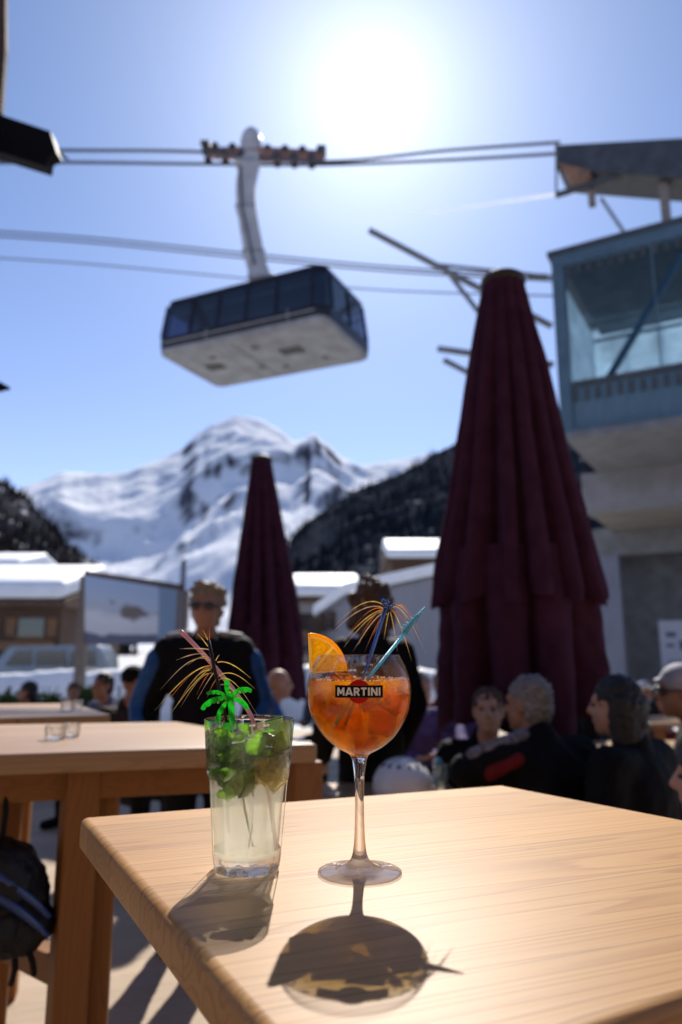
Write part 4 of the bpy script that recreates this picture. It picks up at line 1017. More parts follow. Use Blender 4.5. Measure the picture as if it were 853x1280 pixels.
person('grey haired man seen from behind in a black jacket with a red stripe', 659, 882, 3.15, R(22), .98, lean=.30, head_yaw=R(25), skin='tan', hair='grey', style='short', jacket='black', trousers='jeans', extras=grey_extra, puffy=.012,
       arms={'L': ((-.33, .22, .92), (-.16, .46, .84))})
person('woman with long black hair in black, seated right of the grey haired man', 768, 884, 2.95, R(40), .92, lean=.10, head_yaw=R(15), skin='fair', hair='black', style='long', jacket='black', trousers='jeans', puffy=.012)
person('man at the right edge with a pale cap and black jacket', 851, 866, 3.4, R(75), 1.0, lean=.15, skin='tan', style='cap', jacket='black', extras=both(hat(simple('pale_cap', (.32, .31, .36), .8), True), sunglasses), puffy=.01)
person('person in a light blue cap seated beyond the black haired woman', 716, 868, 5.4, R(95), 1.0, lean=.1, skin='tan', style='cap', jacket='black', extras=hat(simple('blue_cap', (.22, .33, .42), .8), True))
person('child in a grey woollen hat at the right edge beside the foreground table', 888, 975, 1.95, R(60), .8, lean=.1, skin='fair', style='cap', jacket='grey', extras=hat(CL['grey'], False, 'woollen_hat', True))
person('dark haired person in a grey jacket seated before the planters, left of the black hat', 128, 858, 6.2, R(150), .95, lean=.15, skin='tan', hair='black', style='short', jacket='greyblue')
person('person in a dark brown jacket and black hat seated nearest the standing man', 168, 856, 5.0, R(-130), .95, lean=.1, skin='tan', style='cap', jacket='brown', extras=hat(CL['black'], False, 'hat'))
person('bald person in a blue jacket seated below the small parasol', 350, 856, 5.6, R(-80), .95, lean=.1, skin='fair', style=None, jacket='blue')
person('person in a purple jacket and red trousers between the goblet and the large parasol', 527, 862, 5.2, R(200), .92, lean=.2, skin='fair', hair='grey', style='short', jacket='purple', trousers='red',
       arms={'L': ((-.30, .18, .88), (-.22, .42, .80))})
person('person in a red jacket seated behind the purple one, close to the parasol pole', 552, 858, 6.1, R(170), .9, lean=.1, skin='fair', hair='brown', style='short', jacket='red')
for q in (
    ('person in a dark jacket and red woollen hat seated beyond the boy', 583, 862, 6.6, R(160), 'black', 'cap', 'black', 'red'),
    ('far person in a navy jacket with brown hair before the blue grey column', 748, 866, 7.4, R(120), 'navy', 'short', 'brown', None),
    ('far seated person in black with a white woollen hat, right of the black haired woman', 806, 864, 7.9, R(200), 'black', 'cap', 'black', 'white'),
    ('far seated person in a brown jacket directly below the large parasol hem', 690, 866, 7.2, R(240), 'brown', 'short', 'black', None),
    ('person in a grey jacket with sandy hair seated between the two parasols', 402, 852, 7.8, R(150), 'greyblue', 'short', 'sand', None),
    ('far person in grey blue with a pale blue hat under the right parasol edge', 728, 872, 8.6, R(170), 'greyblue', 'cap', 'black', 'pale'),
    ('far person in a red jacket with black hair near the farthest low table', 826, 870, 9.0, R(220), 'red', 'short', 'black', None),
    ('person in a black jacket with brown hair close behind the light blue cap', 697, 880, 6.2, R(60), 'black', 'short', 'brown', None),
    ('person in a purple jacket with black hair left of the boy', 570, 878, 5.6, R(120), 'purple', 'short', 'black', None),
    ('person in black seated far back at the left edge, in front of the planter', 34, 866, 8.2, R(100), 'black', 'short', 'black', None),
    ('person in a navy jacket seated far back beside the billboard post', 92, 866, 7.6, R(210), 'navy', 'short', 'brown', None)):
    hm = {'red': CL['red'], 'white': M['white'], 'pale': simple('pale_blue_wool', (.25, .36, .45), .9)}.get(q[8])
    person(q[0], q[1], q[2], q[3], q[4], .95, lean=.12, skin='tan', jacket=q[5], style=q[6], hair=q[7], extras=hat(hm, False, 'woollen_hat') if hm else None, voxel=.014)
bench((.82, 2.72, 0), .9, R(22), 'wooden bench under the grey haired man')
bench((.72, 3.72, 0), .8, R(10), 'wooden bench under the boy facing the grey haired man')
bench((1.22, 2.75, 0), .7, R(40), 'wooden bench under the black haired woman')

# ================================================================== SMALL THINGS AROUND
# white helmet on the low table
hp = at(503, 957, 3.2); hp.z = .75
HE = empty('white_helmet', hp, 'white vented helmet lying on the low table behind the goblet stem', 'helmet')
k = mpp(503, 957, 3.2); rr = 34 * k
m = MB(); prof = [(rr * math.cos(a), rr * .92 * math.sin(a) + .045) for a in [R(q) for q in range(-18, 91, 9)]]
prof[-1] = (.001, prof[-1][1])
def hf(th, i): return 1.0 + .16 * abs(math.sin(th)) ** 2
m.lathe(prof, hp, 40, hf); sh = m.build('shell', simple('helmet_white', (.72, .73, .76), .3, .08, 5, coat=.5), HE, smooth=True); sh.modifiers.new('s', 'SOLIDIFY').thickness = -.012
for a in range(6):
    th = R(200 + a * 28); p0 = hp + V((rr * .86 * math.cos(th), rr * .95 * math.sin(th), .045 + rr * .5)); p1 = hp + V((rr * .5 * math.cos(th), rr * .55 * math.sin(th), .045 + rr * .83))
    MB().tube([p0, (p0 + p1) / 2 + (p0 + p1 - 2 * hp).normalized() * .008, p1], [.006, .012, .006], 8).build('vent', M['black'], HE, smooth=True)
MB().tube([hp + V((rr * .9, 0, .03)), hp + V((rr * .9, -.06, .012)), hp + V((rr * .3, -rr, .008)), hp + V((-rr * .5, -rr, .008))], .007, 6).build('strap', M['black'], HE)
# glasses on the tables
gm_, _, _ = glassmat('clear_glass', (.97, .98, .98), 1.5, thin=.35); M['glass'] = gm_
def ashtray(px, py, label, z=TZ, r=.026, h_=.034):
    p = onz(px, py, z); R_ = [(0, 0), (r * .9, 0), (r, .004), (r * 1.05, h_), (r * .92, h_), (r * .85, .010), (0, .008)]
    m = MB().lathe(R_, (p.x, p.y, z + .0006), 28, lambda th, i: 1 + (.04 * math.cos(8 * th) if i in (3, 4) else 0))
    tag(m.build('ashtray', M['glass'], origin=(p.x, p.y, z), smooth=False, merge=True), label, 'ashtray', 'small glass ashtrays on the tall tables')
ashtray(69, 924, 'left of the two small glass ashtrays on the table behind the lime drink')
ashtray(89, 921, 'right of the two small glass ashtrays on the table behind the lime drink', r=.022)
ashtray(84, 888, 'glass ashtray on the table at the left edge, left of its twin', r=.024)
ashtray(97, 886, 'glass ashtray on the table at the left edge, right of its twin', r=.02)
def tumbler(p, label, h_=.13, r=.034):
    R_ = [(0, 0), (r * .85, 0), (r, h_), (r * .93, h_), (r * .8, .012), (0, .012)]
    tag(MB().lathe(R_, (p[0], p[1], p[2] + .001), 24).build('tumbler', M['glass'], origin=p, merge=True), label, 'glass', 'glasses on the low tables')
tumbler((.42, 3.2, .75), 'empty glass on the low table right of the white helmet')
tumbler((1.45, 4.9, .75), 'glass on the low table between the grey haired man and the black haired woman')
tumbler((.5, 6.5, .75), 'glass on the low table left of the large parasol')
tumbler((3.2, 6.8, .75), 'glass on the farthest low table at the right')
# black rucksack hanging under the table at lower left
yb_ = under(18, .13).y; bp = at(14, 1120, yb_); zt_b = TZ - .052 - bp.z; BPK = empty('rucksack', bp - V((0, 0, .17)), 'black rucksack with shiny blue stripes hanging under the pine table at lower left', 'rucksack')
m = MB(); m.ball(bp + V((-.03, 0, 0)), (.118, .085, .125)); m.ball(bp + V((-.02, -.03, .05)), (.098, .085, .085)); m.ball(bp + V((-.04, -.06, -.05)), (.085, .05, .07)); m.ball(bp + V((.015, .0, -.06)), (.085, .07, .07))
remesh_obj(m, 'bag', simple('black_nylon', (.006, .006, .008), .5, .3, 30, .4, spec=.35), BPK, .008, .010, 22, 2)
for q in range(2):
    pts = [bp + V((-.06 + .165 * k / 9, -.094 - .012 * math.sin(k / 9 * PI) + .06 * (k / 9) ** 2, .112 - .040 * q - .010 * k - .055 * (k / 9) ** 3)) for k in range(10)]
    MB().tube(pts, [.006 + .005 * math.sin(PI * k / 9) for k in range(10)], 8).build('stripe', simple('blue_gloss', (.015, .045, .17), .35, .1, 4, coat=.3), BPK, smooth=True)
for (x0, z0, x1, z1) in ((.055, -.09, .07, -.16), (.03, -.1, .02, -.18), (-.02, .1, -.03, zt_b)):
    MB().tube([bp + V((x0, -.03, z0)), bp + V(((x0 + x1) / 2 + .012, -.035, (z0 + z1) / 2)), bp + V((x1, -.01, z1))], .007, 6).build('strap', M['black'], BPK)

# ================================================================== THE TALL LIME DRINK
TB = onz(308, 1086, TZ); TB.z = TZ
def hz_(py, base): return at(308, py, base.y).z - TZ
kT = lambda py: mpp(308, py, TB.y)
TG = empty('highball_glass', TB, 'tall fluted glass of pale lime cocktail with mint, left of the goblet', 'glass')
rimz = hz_(899, TB); Rr = 56 * kT(899); Rb = 43.5 * kT(1080); zfl = hz_(968, TB)
NF = 10
def fac(th, z):
    w = max(0, min(1, (zfl - z) / .012 + .3)) * max(0, min(1, 1 - (.004 - z) / .01))
    w = w * w * (3 - 2 * w)
    a = ((th + .1) % (2 * math.pi / NF)) - math.pi / NF
    poly = math.cos(math.pi / NF) / math.cos(a)
    soft = 1 - (1 - poly) * 1.5
    return 1 + (soft - 1) * w - .012 * w
outer = [(0, 0.0005), (Rb * .80, .0005), (Rb * .93, .0012), (Rb * .985, .004)]
for i in range(1, 26):
    t = i / 25; z = .004 + (rimz - .004) * t; outer.append((Rb + (Rr - Rb) * t ** 1.0, z))
outer += [(Rr - .0006, rimz + .0008), (Rr - .0015, rimz + .0008)]
inner = []
for i in range(25):
    t = 1 - i / 24; z = .017 + (rimz - .002 - .017) * t; tt = z / rimz
    inner.append((Rb + (Rr - Rb) * tt - (.0022 if z > zfl else .0022 + .0028 * min(1, (zfl - z) / .02)), z))
rb_in = inner[-1][0]; inner += [(rb_in * .93, .0142), (rb_in * .75, .0128), (0, .0125)]
allp = outer + inner; zz = [p[1] for p in allp]; no = len(outer)
m = MB().lathe([(max(r, .00001), z) for r, z in allp], TB, 160, lambda th, i: fac(th, zz[i]) if 3 <= i < no else 1)
gm_, _, _ = glassmat('highball_clear', (.985, .995, .99), 1.5, thin=.36, tcol=(.97, .98, .97)); M['hb'] = gm_
gw = m.build('glass_wall', M['hb'], TG, smooth=True, merge=True)
M['wet'] = wetwall('wetted_inner_wall'); gw.data.materials.append(M['wet'])
for p_ in gw.data.polygons:          # the wetted inner wall hardly bends light
    c_ = p_.center; rr_ = math.hypot(c_.x, c_.y)
    if c_.z > .006 and rr_ < Rb + (Rr - Rb) * c_.z / rimz - (.0016 if c_.z > .02 else .004): p_.material_index = 1
def inner_r(z):
    tt = z / rimz; return Rb + (Rr - Rb) * tt - (.0022 if z > zfl else .0022 + .0028 * min(1, (zfl - z) / .02))
liqz = hz_(912, TB)
lp = [(.00001, .0126), (rb_in * .75, .0129), (rb_in * .93, .0143)] + [(inner_r(.017 + (liqz - .017) * i / 22) + .00015, .017 + (liqz - .017) * i / 22) for i in range(23)] + [(inner_r(liqz) - .003, liqz - .0008), (.00001, liqz - .001)]
m_, nt, out = newmat('cloudy_lime_drink'); L = nt.links.new
gl = N(nt, 'ShaderNodeBsdfGlass', Roughness=.0, IOR=1.33); gl.inputs[0].default_value = (.98, .98, .93, 1)
tr = N(nt, 'ShaderNodeBsdfTransparent'); tr.inputs[0].default_value = (.98, .965, .90, 1)
ts = N(nt, 'ShaderNodeBsdfTranslucent'); ts.inputs[0].default_value = (.88, .84, .72, 1)
a = N(nt, 'ShaderNodeMixShader'); a.inputs[0].default_value = .92; L(gl.outputs[0], a.inputs[1]); L(tr.outputs[0], a.inputs[2])
# cloudier towards the settled lower part
tc = N(nt, 'ShaderNodeTexCoord'); sx = N(nt, 'ShaderNodeSeparateXYZ'); L(tc.outputs['Object'], sx.inputs[0])
cf = ramp(nt, sx.outputs['Z'], [(.0, g(.10)), (.075, g(.10)), (.10, g(.02)), (1, g(.02))])
b = N(nt, 'ShaderNodeMixShader'); L(cf, b.inputs[0]); L(a.outputs[0], b.inputs[1]); L(ts.outputs[0], b.inputs[2])
L(b.outputs[0], out.inputs[0])
vs_ = N(nt, 'ShaderNodeVolumeScatter', Density=30.0, Anisotropy=.45); vs_.inputs[0].default_value = (1, .955, .84, 1)
zd = ramp(nt, sx.outputs['Z'], [(.0, g(1)), (.08, g(.9)), (.1, g(.08)), (1, g(.08))]); dm = N(nt, 'ShaderNodeMath', operation='MULTIPLY'); L(zd, dm.inputs[0]); dm.inputs[1].default_value = 22.0; L(dm.outputs[0], vs_.inputs['Density'])
L(vs_.outputs[0], out.inputs['Volume'])
MB().lathe(lp, TB, 96).build('drink', m_, TG, smooth=True, merge=True)

rd = random.Random(21)
M['mint'] = translucent('mint_leaf', (.17, .42, .014), .6, .35, .4, 160)
M['mint_dark'] = translucent('mint_leaf_dark', (.05, .13, .01), .45, .35, .5, 160)
M['lime_rind'] = translucent('lime_rind', (.10, .24, .015), .35, .35, .3, 200)
M['lime_flesh'] = translucent('lime_flesh', (.42, .55, .12), .55, .3, .25, 220)
M['ice'] = translucent('ice', (.80, .84, .84), .6, .15, .1, 90, glass=.9, ior=1.22)
M['ice_gold'] = translucent('ice_gold', (.96, .86, .52), .7, .15, .15, 90, glass=.82, ior=1.2)
def leaf(p, rot, L_, w, mat, label, grp, name='mint_leaf'):
    vs, fs = [], []; nu, nv = 12, 7
    for i in range(nu + 1):
        u = i / nu; ww = w * math.sin(math.pi * min(1, u ** .8 * 1.0)) ** .75 * (1 + .07 * (i % 2))
        for j_ in range(nv):
            v = (j_ / (nv - 1) - .5) * 2
            z = .16 * w * (abs(v) ** 1.3) + .25 * L_ * (u - .5) ** 2 + .05 * w * math.cos(u * 26 + abs(v) * 4) * abs(v) - .05 * w * (1 if abs(v) < .1 else 0)
            vs.append(V(p) + rot @ V(((u - .5) * L_, v * ww * .5, z)))
    for i in range(nu):
        for j_ in range(nv - 1): a = i * nv + j_; fs.append((a, a + 1, a + nv + 1, a + nv))
    o = MB().add(vs, fs).build(name, mat, origin=p, smooth=True)
    return tag(o, label, 'mint leaf', grp)
def inglass(px, py, dep):            # dep in metres, + = away from the camera
    return at(px, py, TB.y + dep)
spots = []
for q in range(34):
    py = rd.uniform(908, 962); lim = 46 if py < 945 else 40
    px = 311 + rd.uniform(-lim, lim * .95); dep = rd.uniform(-.026, .018)
    if (px - 311) / 56 > .2 and py > 948: continue
    spots.append((px, py, dep))
spots += [(280, 975, -.02), (292, 985, -.015), (272, 965, -.02), (305, 968, -.022), (285, 990, -.01), (300, 955, -.025), (275, 948, -.025), (320, 930, -.03), (303, 925, -.03), (340, 920, -.026), (296, 940, -.028)]
for (px, py, dep) in spots:
    p = inglass(px, py, dep); d = (p.xy - TB.xy).length; mr = inner_r(max(.02, p.z - TZ)) - .012
    if d > mr: p.x = TB.x + (p.x - TB.x) * mr / d; p.y = TB.y + (p.y - TB.y) * mr / d
    rot = Euler((rd.uniform(.6, 2.4), rd.uniform(-.7, .7), rd.uniform(-1.3, 1.3))).to_matrix()
    s_ = rd.uniform(.75, 1.15)
    leaf(p, rot, .024 * s_, .016 * s_, M['mint'] if rd.random() < .6 else M['mint_dark'], 'crumpled green mint leaf packed with ice in the tall glass', 'mint leaves in the tall glass')
def lime(px, py, dep, rot, rad_, label, half=PI * .5):
    p = inglass(px, py, dep); r = empty('lime_wedge', p, label, 'lime wedge', 'lime wedges in the tall glass')
    n = 10; th = .010
    def arc(rr_, z): return [p + rot @ V((rr_ * math.cos(half * k / n - half / 2) - rad_ * .5, rr_ * math.sin(half * k / n - half / 2), z)) for k in range(n + 1)]
    c0_ = p + rot @ V((-rad_ * .5, 0, -th)); vec = rot @ V((0, 0, 2 * th))
    MB().prism([c0_] + arc(rad_ * .88, -th), vec).build('flesh', M['lime_flesh'], r, bevel=.0012)
    MB().prism(arc(rad_ * .885, -th * 1.02) + arc(rad_, -th * 1.02)[::-1], rot @ V((0, 0, 2.04 * th))).build('rind', M['lime_rind'], r, bevel=.0008)
lime(345, 918, -.014, Euler((1.3, .2, 1.4)).to_matrix(), .026, 'bright lime wedge at the top right of the tall glass')
lime(302, 977, -.020, Euler((1.5, .1, -.35)).to_matrix(), .022, 'lime wedge lowest under the mint in the tall glass')
lime(281, 938, .010, Euler((.9, .6, 2.6)).to_matrix(), .024, 'lime wedge at the left among the mint in the tall glass')
def chunk(p, s_, mat, label, cat, grp, name):
    bm = bmesh.new(); bmesh.ops.create_cube(bm, size=2 * s_)
    e = Euler((rd.uniform(0, 3), rd.uniform(0, 3), rd.uniform(0, 3))).to_matrix()
    for v_ in bm.verts: v_.co = e @ V((v_.co.x * rd.uniform(.75, 1.1), v_.co.y * rd.uniform(.75, 1.1), v_.co.z * rd.uniform(.6, 1.05)))
    bmesh.ops.bevel(bm, geom=bm.edges[:], offset=s_ * .28, segments=3, profile=.6, affect='EDGES')
    for v_ in bm.verts: v_.co += V([noise.noise(v_.co * (1.3 / s_) + V((k_ * 7, q_, 0))) * s_ * .10 for k_, q_ in ((0, 1), (1, 5), (2, 9))])
    me = bpy.data.meshes.new(name); bm.to_mesh(me); bm.free(); me.shade_smooth(); me.materials.append(mat)
    o = bpy.data.objects.new(name, me); COL.objects.link(o); o.location = p
    return tag(o, label, cat, grp)
for q in range(20):
    if q < 9: px, py, dep = 335 + rd.uniform(-18, 18), rd.uniform(945, 975), rd.uniform(-.02, .016)
    else: px, py, dep = 311 + rd.uniform(-40, 40), rd.uniform(912, 945), rd.uniform(-.02, .022)
    p = inglass(px, py, dep); d = (p.xy - TB.xy).length; mr = inner_r(p.z - TZ) - .0155
    if d > mr: p.x = TB.x + (p.x - TB.x) * mr / d; p.y = TB.y + (p.y - TB.y) * mr / d
    if q < 9: chunk(p, rd.uniform(.0055, .0085), M['ice_gold'], 'amber tinted crushed ice lump below the lime wedge at right in the tall glass', 'ice', 'amber crushed ice in the tall glass', 'ice_lump')
    else: chunk(p, rd.uniform(.0055, .0085), M['ice'], 'clear crushed ice lump among the mint in the tall glass', 'ice', 'crushed ice in the tall glass', 'ice_lump')

# green palm pick
M['green_plastic'] = translucent('green_plastic', (.045, .66, .075), .58, .12, .3, 120, trans=.2, spec=.6)
M['bead'] = translucent('yellow_green_bead', (.5, .85, .16), .5, .15, .1, 100)
PYk = TB.y - .012
def pk(px, py, d=0): return at(px, py, PYk + d)
PK = empty('palm_pick', pk(291, 1000), 'bright green plastic palm tree pick standing in the tall glass', 'cocktail pick')
th_ = .0016
def slab(poly, name, root, mat, dep=0, th=th_, bev=.0004):
    vec = V((0, th, 0)); return MB().prism([at(x, y, PYk + dep) for x, y in poly], vec).build(name, mat, root, bevel=bev)
def frond(x0, y0, x1, y1, w, bend, dep, side=1):
    n = 24; dx, dy = x1 - x0, y1 - y0; Ln = math.hypot(dx, dy); nx_, ny_ = -dy / Ln, dx / Ln
    up_, lo_ = [], []
    for i in range(n + 1):
        t = i / n; c = bend * math.sin(math.pi * t); ww = w * (.35 + .65 * math.sin(math.pi * min(.5, t * .8)) if t < .8 else (.35 + .65 * math.sin(math.pi * .5)) * math.sqrt(max(.02, 1 - ((t - .8) / .2) ** 2)))
        sc = abs(math.sin(t * math.pi * 5)) * w * .42
        bx_, by_ = x0 + dx * t + nx_ * c, y0 + dy * t + ny_ * c
        a_, b_ = (ww * .55, ww * .7 + sc) if side > 0 else (ww * .7 + sc, ww * .55)
        up_.append((bx_ - nx_ * a_, by_ - ny_ * a_)); lo_.append((bx_ + nx_ * b_, by_ + ny_ * b_))
    slab(up_ + lo_[::-1], 'frond', PK, M['green_plastic'], dep)
    for k in range(4):
        t = (k + .7) / 4.4; MB().tube([at(x0 + dx * t + nx_ * bend * math.sin(math.pi * t), y0 + dy * t + ny_ * bend * math.sin(math.pi * t), PYk + dep - .0005), at(x0 + dx * t + nx_ * (bend * math.sin(math.pi * t) + side * w * .9), y0 + dy * t + ny_ * (bend * math.sin(math.pi * t) + side * w * .9), PYk + dep - .0005)], [.0005, .0003], 6).build('rib', M['green_plastic'], PK, smooth=True)
for q, (x1, y1, w, bd, sd_) in enumerate(((283, 849, 4.2, -2, 1), (315, 862, 4.6, -5, 1), (311, 886, 4.2, -4, 1), (251, 886, 4.6, 5, -1), (270, 909, 4.2, 4, -1), (258, 866, 3.2, 4, -1))):
    frond(287, 872, x1, y1, w, bd, -.001 * q, sd_)
slab([(284, 870), (292, 870), (296, 920), (297, 935), (291, 935), (287, 905)], 'trunk', PK, M['green_plastic'], .0022)
for (x, y) in ((281, 871), (288, 866), (294, 871), (291, 879), (283, 878), (300, 865), (273, 878)):
    MB().ball(at(x, y, PYk - .0066), .0015, su=10, sv=6).build('bead', M['bead'], PK, smooth=True)
MB().tube([pk(294, 932, .003), pk(306, 1010, .004), pk(316, 1058, .004)], .0013, 8).build('stick', translucent('lime_stick', (.55, .6, .12), .4, .3, .1, 50), PK, smooth=True)

# firework picks
M['gold_tinsel'] = translucent('gold_tinsel', (.98, .72, .30), .4, .22, .25, 200, spec=1)
M['orange_tinsel'] = translucent('copper_tinsel', (.88, .36, .07), .35, .22, .25, 200, spec=1)
M['silver_tinsel'] = translucent('pale_tinsel', (.85, .70, .52), .35, .22, .2, 200, spec=1)
def strand(root, Y, x0, y0, x1, y1, arch, dep, mat, r=.00042):
    pts = []
    for i in range(15):
        t = i / 14; y = y0 + (y1 - y0) * t - arch * math.sin(math.pi * min(1, t ** .8)) ; x = x0 + (x1 - x0) * t
        pts.append(at(x, y, Y + dep * t))
    # flat ribbon with a slight twist
    m = MB(); vs = []
    for i, p in enumerate(pts):
        t_ = (pts[min(i + 1, 14)] - pts[max(i - 1, 0)]).normalized(); a = i * .13 + dep * 40; s1 = t_.cross(V((math.sin(a), math.cos(a), .2))).normalized(); s2 = t_.cross(s1)
        w = r * .86 * (1.35 if i < 11 else 1.35 - .25 * (i - 10)); vs += [p + s1 * w, p + s2 * w * .35, p - s1 * w, p - s2 * w * .35]
    m.add(vs, [(i * 4 + k_, i * 4 + (k_ + 1) % 4, i * 4 + 4 + (k_ + 1) % 4, i * 4 + 4 + k_) for i in range(14) for k_ in range(4)] + [(3, 2, 1, 0), (56, 57, 58, 59)])
    m.build('strand', mat, root)
YA = TB.y + .006
FP = empty('tinsel_pick', at(322, 1045, YA), 'dark pick bursting with gold tinsel strands in the tall glass', 'cocktail pick')
MB().tube([at(261, 800, YA), at(268, 835, YA), at(276, 868, YA), at(290, 930, YA)], [.0018, .0021, .0017, .0014], 10).build('stick', simple('dark_foil', (.02, .012, .008), .3, .5, 200, metal=.4), FP, smooth=True)
for (x0, y0, x1, y1, ar, dp, mt) in (
        (263, 826, 200, 863, 14, -.010, 'silver_tinsel'), (264, 832, 193, 889, 10, -.014, 'gold_tinsel'), (266, 834, 208, 900, 6, -.01, 'gold_tinsel'), (262, 838, 222, 880, 9, .004, 'gold_tinsel'),
        (258, 818, 221, 825, 3, -.01, 'silver_tinsel'), (260, 822, 234, 832, 4, -.012, 'gold_tinsel'), (262, 812, 225, 811, 1, -.008, 'silver_tinsel'), (272, 828, 314, 848, 6, -.008, 'gold_tinsel'),
        (273, 846, 319, 861, 10, -.006, 'gold_tinsel'), (272, 848, 259, 872, 3, -.012, 'orange_tinsel'), (265, 840, 246, 868, 4, -.012, 'orange_tinsel'), (274, 850, 322, 894, 14, .004, 'gold_tinsel'),
        (276, 856, 314, 895, 9, -.01, 'silver_tinsel'), (261, 803, 253, 786, 1, -.004, 'gold_tinsel'), (262, 800, 262, 783, 1, .004, 'orange_tinsel'), (260, 808, 245, 790, 1, -.006, 'gold_tinsel'),
        (268, 836, 215, 870, 12, .012, 'orange_tinsel'), (270, 826, 275, 818, 1, -.004, 'gold_tinsel'), (264, 838, 240, 856, 8, -.014, 'gold_tinsel'), (270, 838, 247, 874, 2, .006, 'silver_tinsel'),
        (266, 842, 226, 884, 10, -.016, 'gold_tinsel')):
    strand(FP, YA, x0, y0, x1, y1, ar, dp, M[mt], .0004 + .00014 * rd.random())
# pink straw
YB = TB.y + .012
MBs = MB().tube(catmull([tuple(at(x, y, YB + d)) for x, y, d in ((226, 789, -.004), (245, 808, -.003), (268, 833, 0), (296, 868, .004), (318, 905, .006), (335, 985, .008), (346, 1064, .004))], 5), .0024, 12)
tag(MBs.build('drinking_straw', translucent('pink_straw', (.62, .36, .42), .45, .3, .12, 60), origin=at(346, 1064, YB), smooth=True), 'pale pink straw leaning left out of the tall glass', 'straw')

# ================================================================== THE GOBLET
GB = V((GP.x, GP.y, TZ))
def gz(py): return at(450, py, GB.y).z - TZ
def gr(py, hw): return hw * mpp(450, py, GB.y)
Rf = gr(1092, 52.3)
foot = [(.00001, .0006), (Rf * .9, .0006), (Rf - .0006, .0010), (Rf, .0019), (Rf - .0008, .0028), (Rf * .75, .0040), (Rf * .5, .0058)]
stem = [(gr(1078, 15), gz(1078)), (gr(1070, 10), gz(1070)), (gr(1058, 7.6), gz(1058)), (gr(1040, 6.3), gz(1040)), (gr(1005, 5.6), gz(1005)), (gr(975, 6.1), gz(975)), (gr(957, 8), gz(957)), (gr(947, 10.2), gz(947)), (gr(942, 13.5), gz(942))]
bowl_o = [(gr(938.5, 20), gz(938.5)), (gr(932, 31), gz(932)), (gr(920, 44.5), gz(920)), (gr(905, 54.6), gz(905)), (gr(888, 61.8), gz(888)), (gr(868, 65), gz(868)), (gr(850, 63.6), gz(850)), (gr(834, 58.6), gz(834)), (gr(819, 50.8), gz(819))]
outc = catmull(foot[3:] + stem + bowl_o, 6); outc = foot[:3] + outc
topz = outc[-1][1]
bo = catmull(bowl_o, 7)
inn = []
for i in range(len(bo)):
    a = bo[max(i - 1, 0)]; b = bo[min(i + 1, len(bo) - 1)]; t = V((b[0] - a[0], b[1] - a[1])).normalized(); nn = V((t.y, -t.x))
    wl = .0010 + .0012 * max(0, 1 - i / 14); inn.append((bo[i][0] - nn.x * wl, bo[i][1] - nn.y * wl))
zbot = inn[0][1]; inn = [(.00001, zbot - .0012), (inn[0][0] * .45, zbot - .0009), (inn[0][0] * .8, zbot - .0004)] + inn
rimr = outc[-1][0]
full = outc + [(rimr - .0004, topz + .0005), (rimr - .0008, topz + .0004)] + inn[::-1]
def out_r_(z):
    for (r0, z0), (r1, z1) in zip(bo, bo[1:]):
        if z0 <= z <= z1: return r0 + (r1 - r0) * (z - z0) / max(1e-9, z1 - z0)
    return bo[0][0] if z < bo[0][1] else bo[-1][0]
GO = empty('balloon_goblet', GB, 'stemmed balloon goblet of orange spritz with a red and black logo', 'goblet')
# glass: thin bowl mostly passes light straight on, stem and foot refract
m_, nt, out = newmat('goblet_glass'); L = nt.links.new
gl = N(nt, 'ShaderNodeBsdfGlass', Roughness=0.0, IOR=1.5); gl.inputs[0].default_value = (.99, .985, .98, 1)
tr = N(nt, 'ShaderNodeBsdfTransparent'); tr.inputs[0].default_value = (.975, .97, .965, 1); go = N(nt, 'ShaderNodeBsdfGlossy', Roughness=.005); fr = schlick(nt)
a = N(nt, 'ShaderNodeMixShader'); L(fr.outputs[0], a.inputs[0]); L(tr.outputs[0], a.inputs[1]); L(go.outputs[0], a.inputs[2])
tc = N(nt, 'ShaderNodeTexCoord'); sx = N(nt, 'ShaderNodeSeparateXYZ'); L(tc.outputs['Object'], sx.inputs[0])
mr_ = N(nt, 'ShaderNodeMapRange'); mr_.inputs['From Min'].default_value = gz(938); mr_.inputs['From Max'].default_value = gz(925); mr_.inputs['To Min'].default_value = .12; mr_.inputs['To Max'].default_value = .90; L(sx.outputs['Z'], mr_.inputs['Value'])
ft_ = N(nt, 'ShaderNodeMapRange'); ft_.inputs['From Min'].default_value = .010; ft_.inputs['From Max'].default_value = .005; ft_.inputs['To Min'].default_value = 0; ft_.inputs['To Max'].default_value = .66; L(sx.outputs['Z'], ft_.inputs['Value'])
mxm = N(nt, 'ShaderNodeMath', operation='MAXIMUM'); L(mr_.outputs[0], mxm.inputs[0]); L(ft_.outputs[0], mxm.inputs[1])
b = N(nt, 'ShaderNodeMixShader'); L(mxm.outputs[0], b.inputs[0]); L(gl.outputs[0], b.inputs[1]); L(a.outputs[0], b.inputs[2]); L(b.outputs[0], out.inputs[0])
gw = MB().lathe(full, GB, 128).build('glass_wall', m_, GO, smooth=True, merge=True)
gw.data.materials.append(M['wet'])
ii = [(z, r) for r, z in inn]
for p_ in gw.data.polygons:
    c_ = p_.center; rr_ = math.hypot(c_.x, c_.y)
    if c_.z > inn[0][1] - .0005 and c_.z < gz(850) and rr_ < out_r_(c_.z) - .0007: p_.material_index = 1
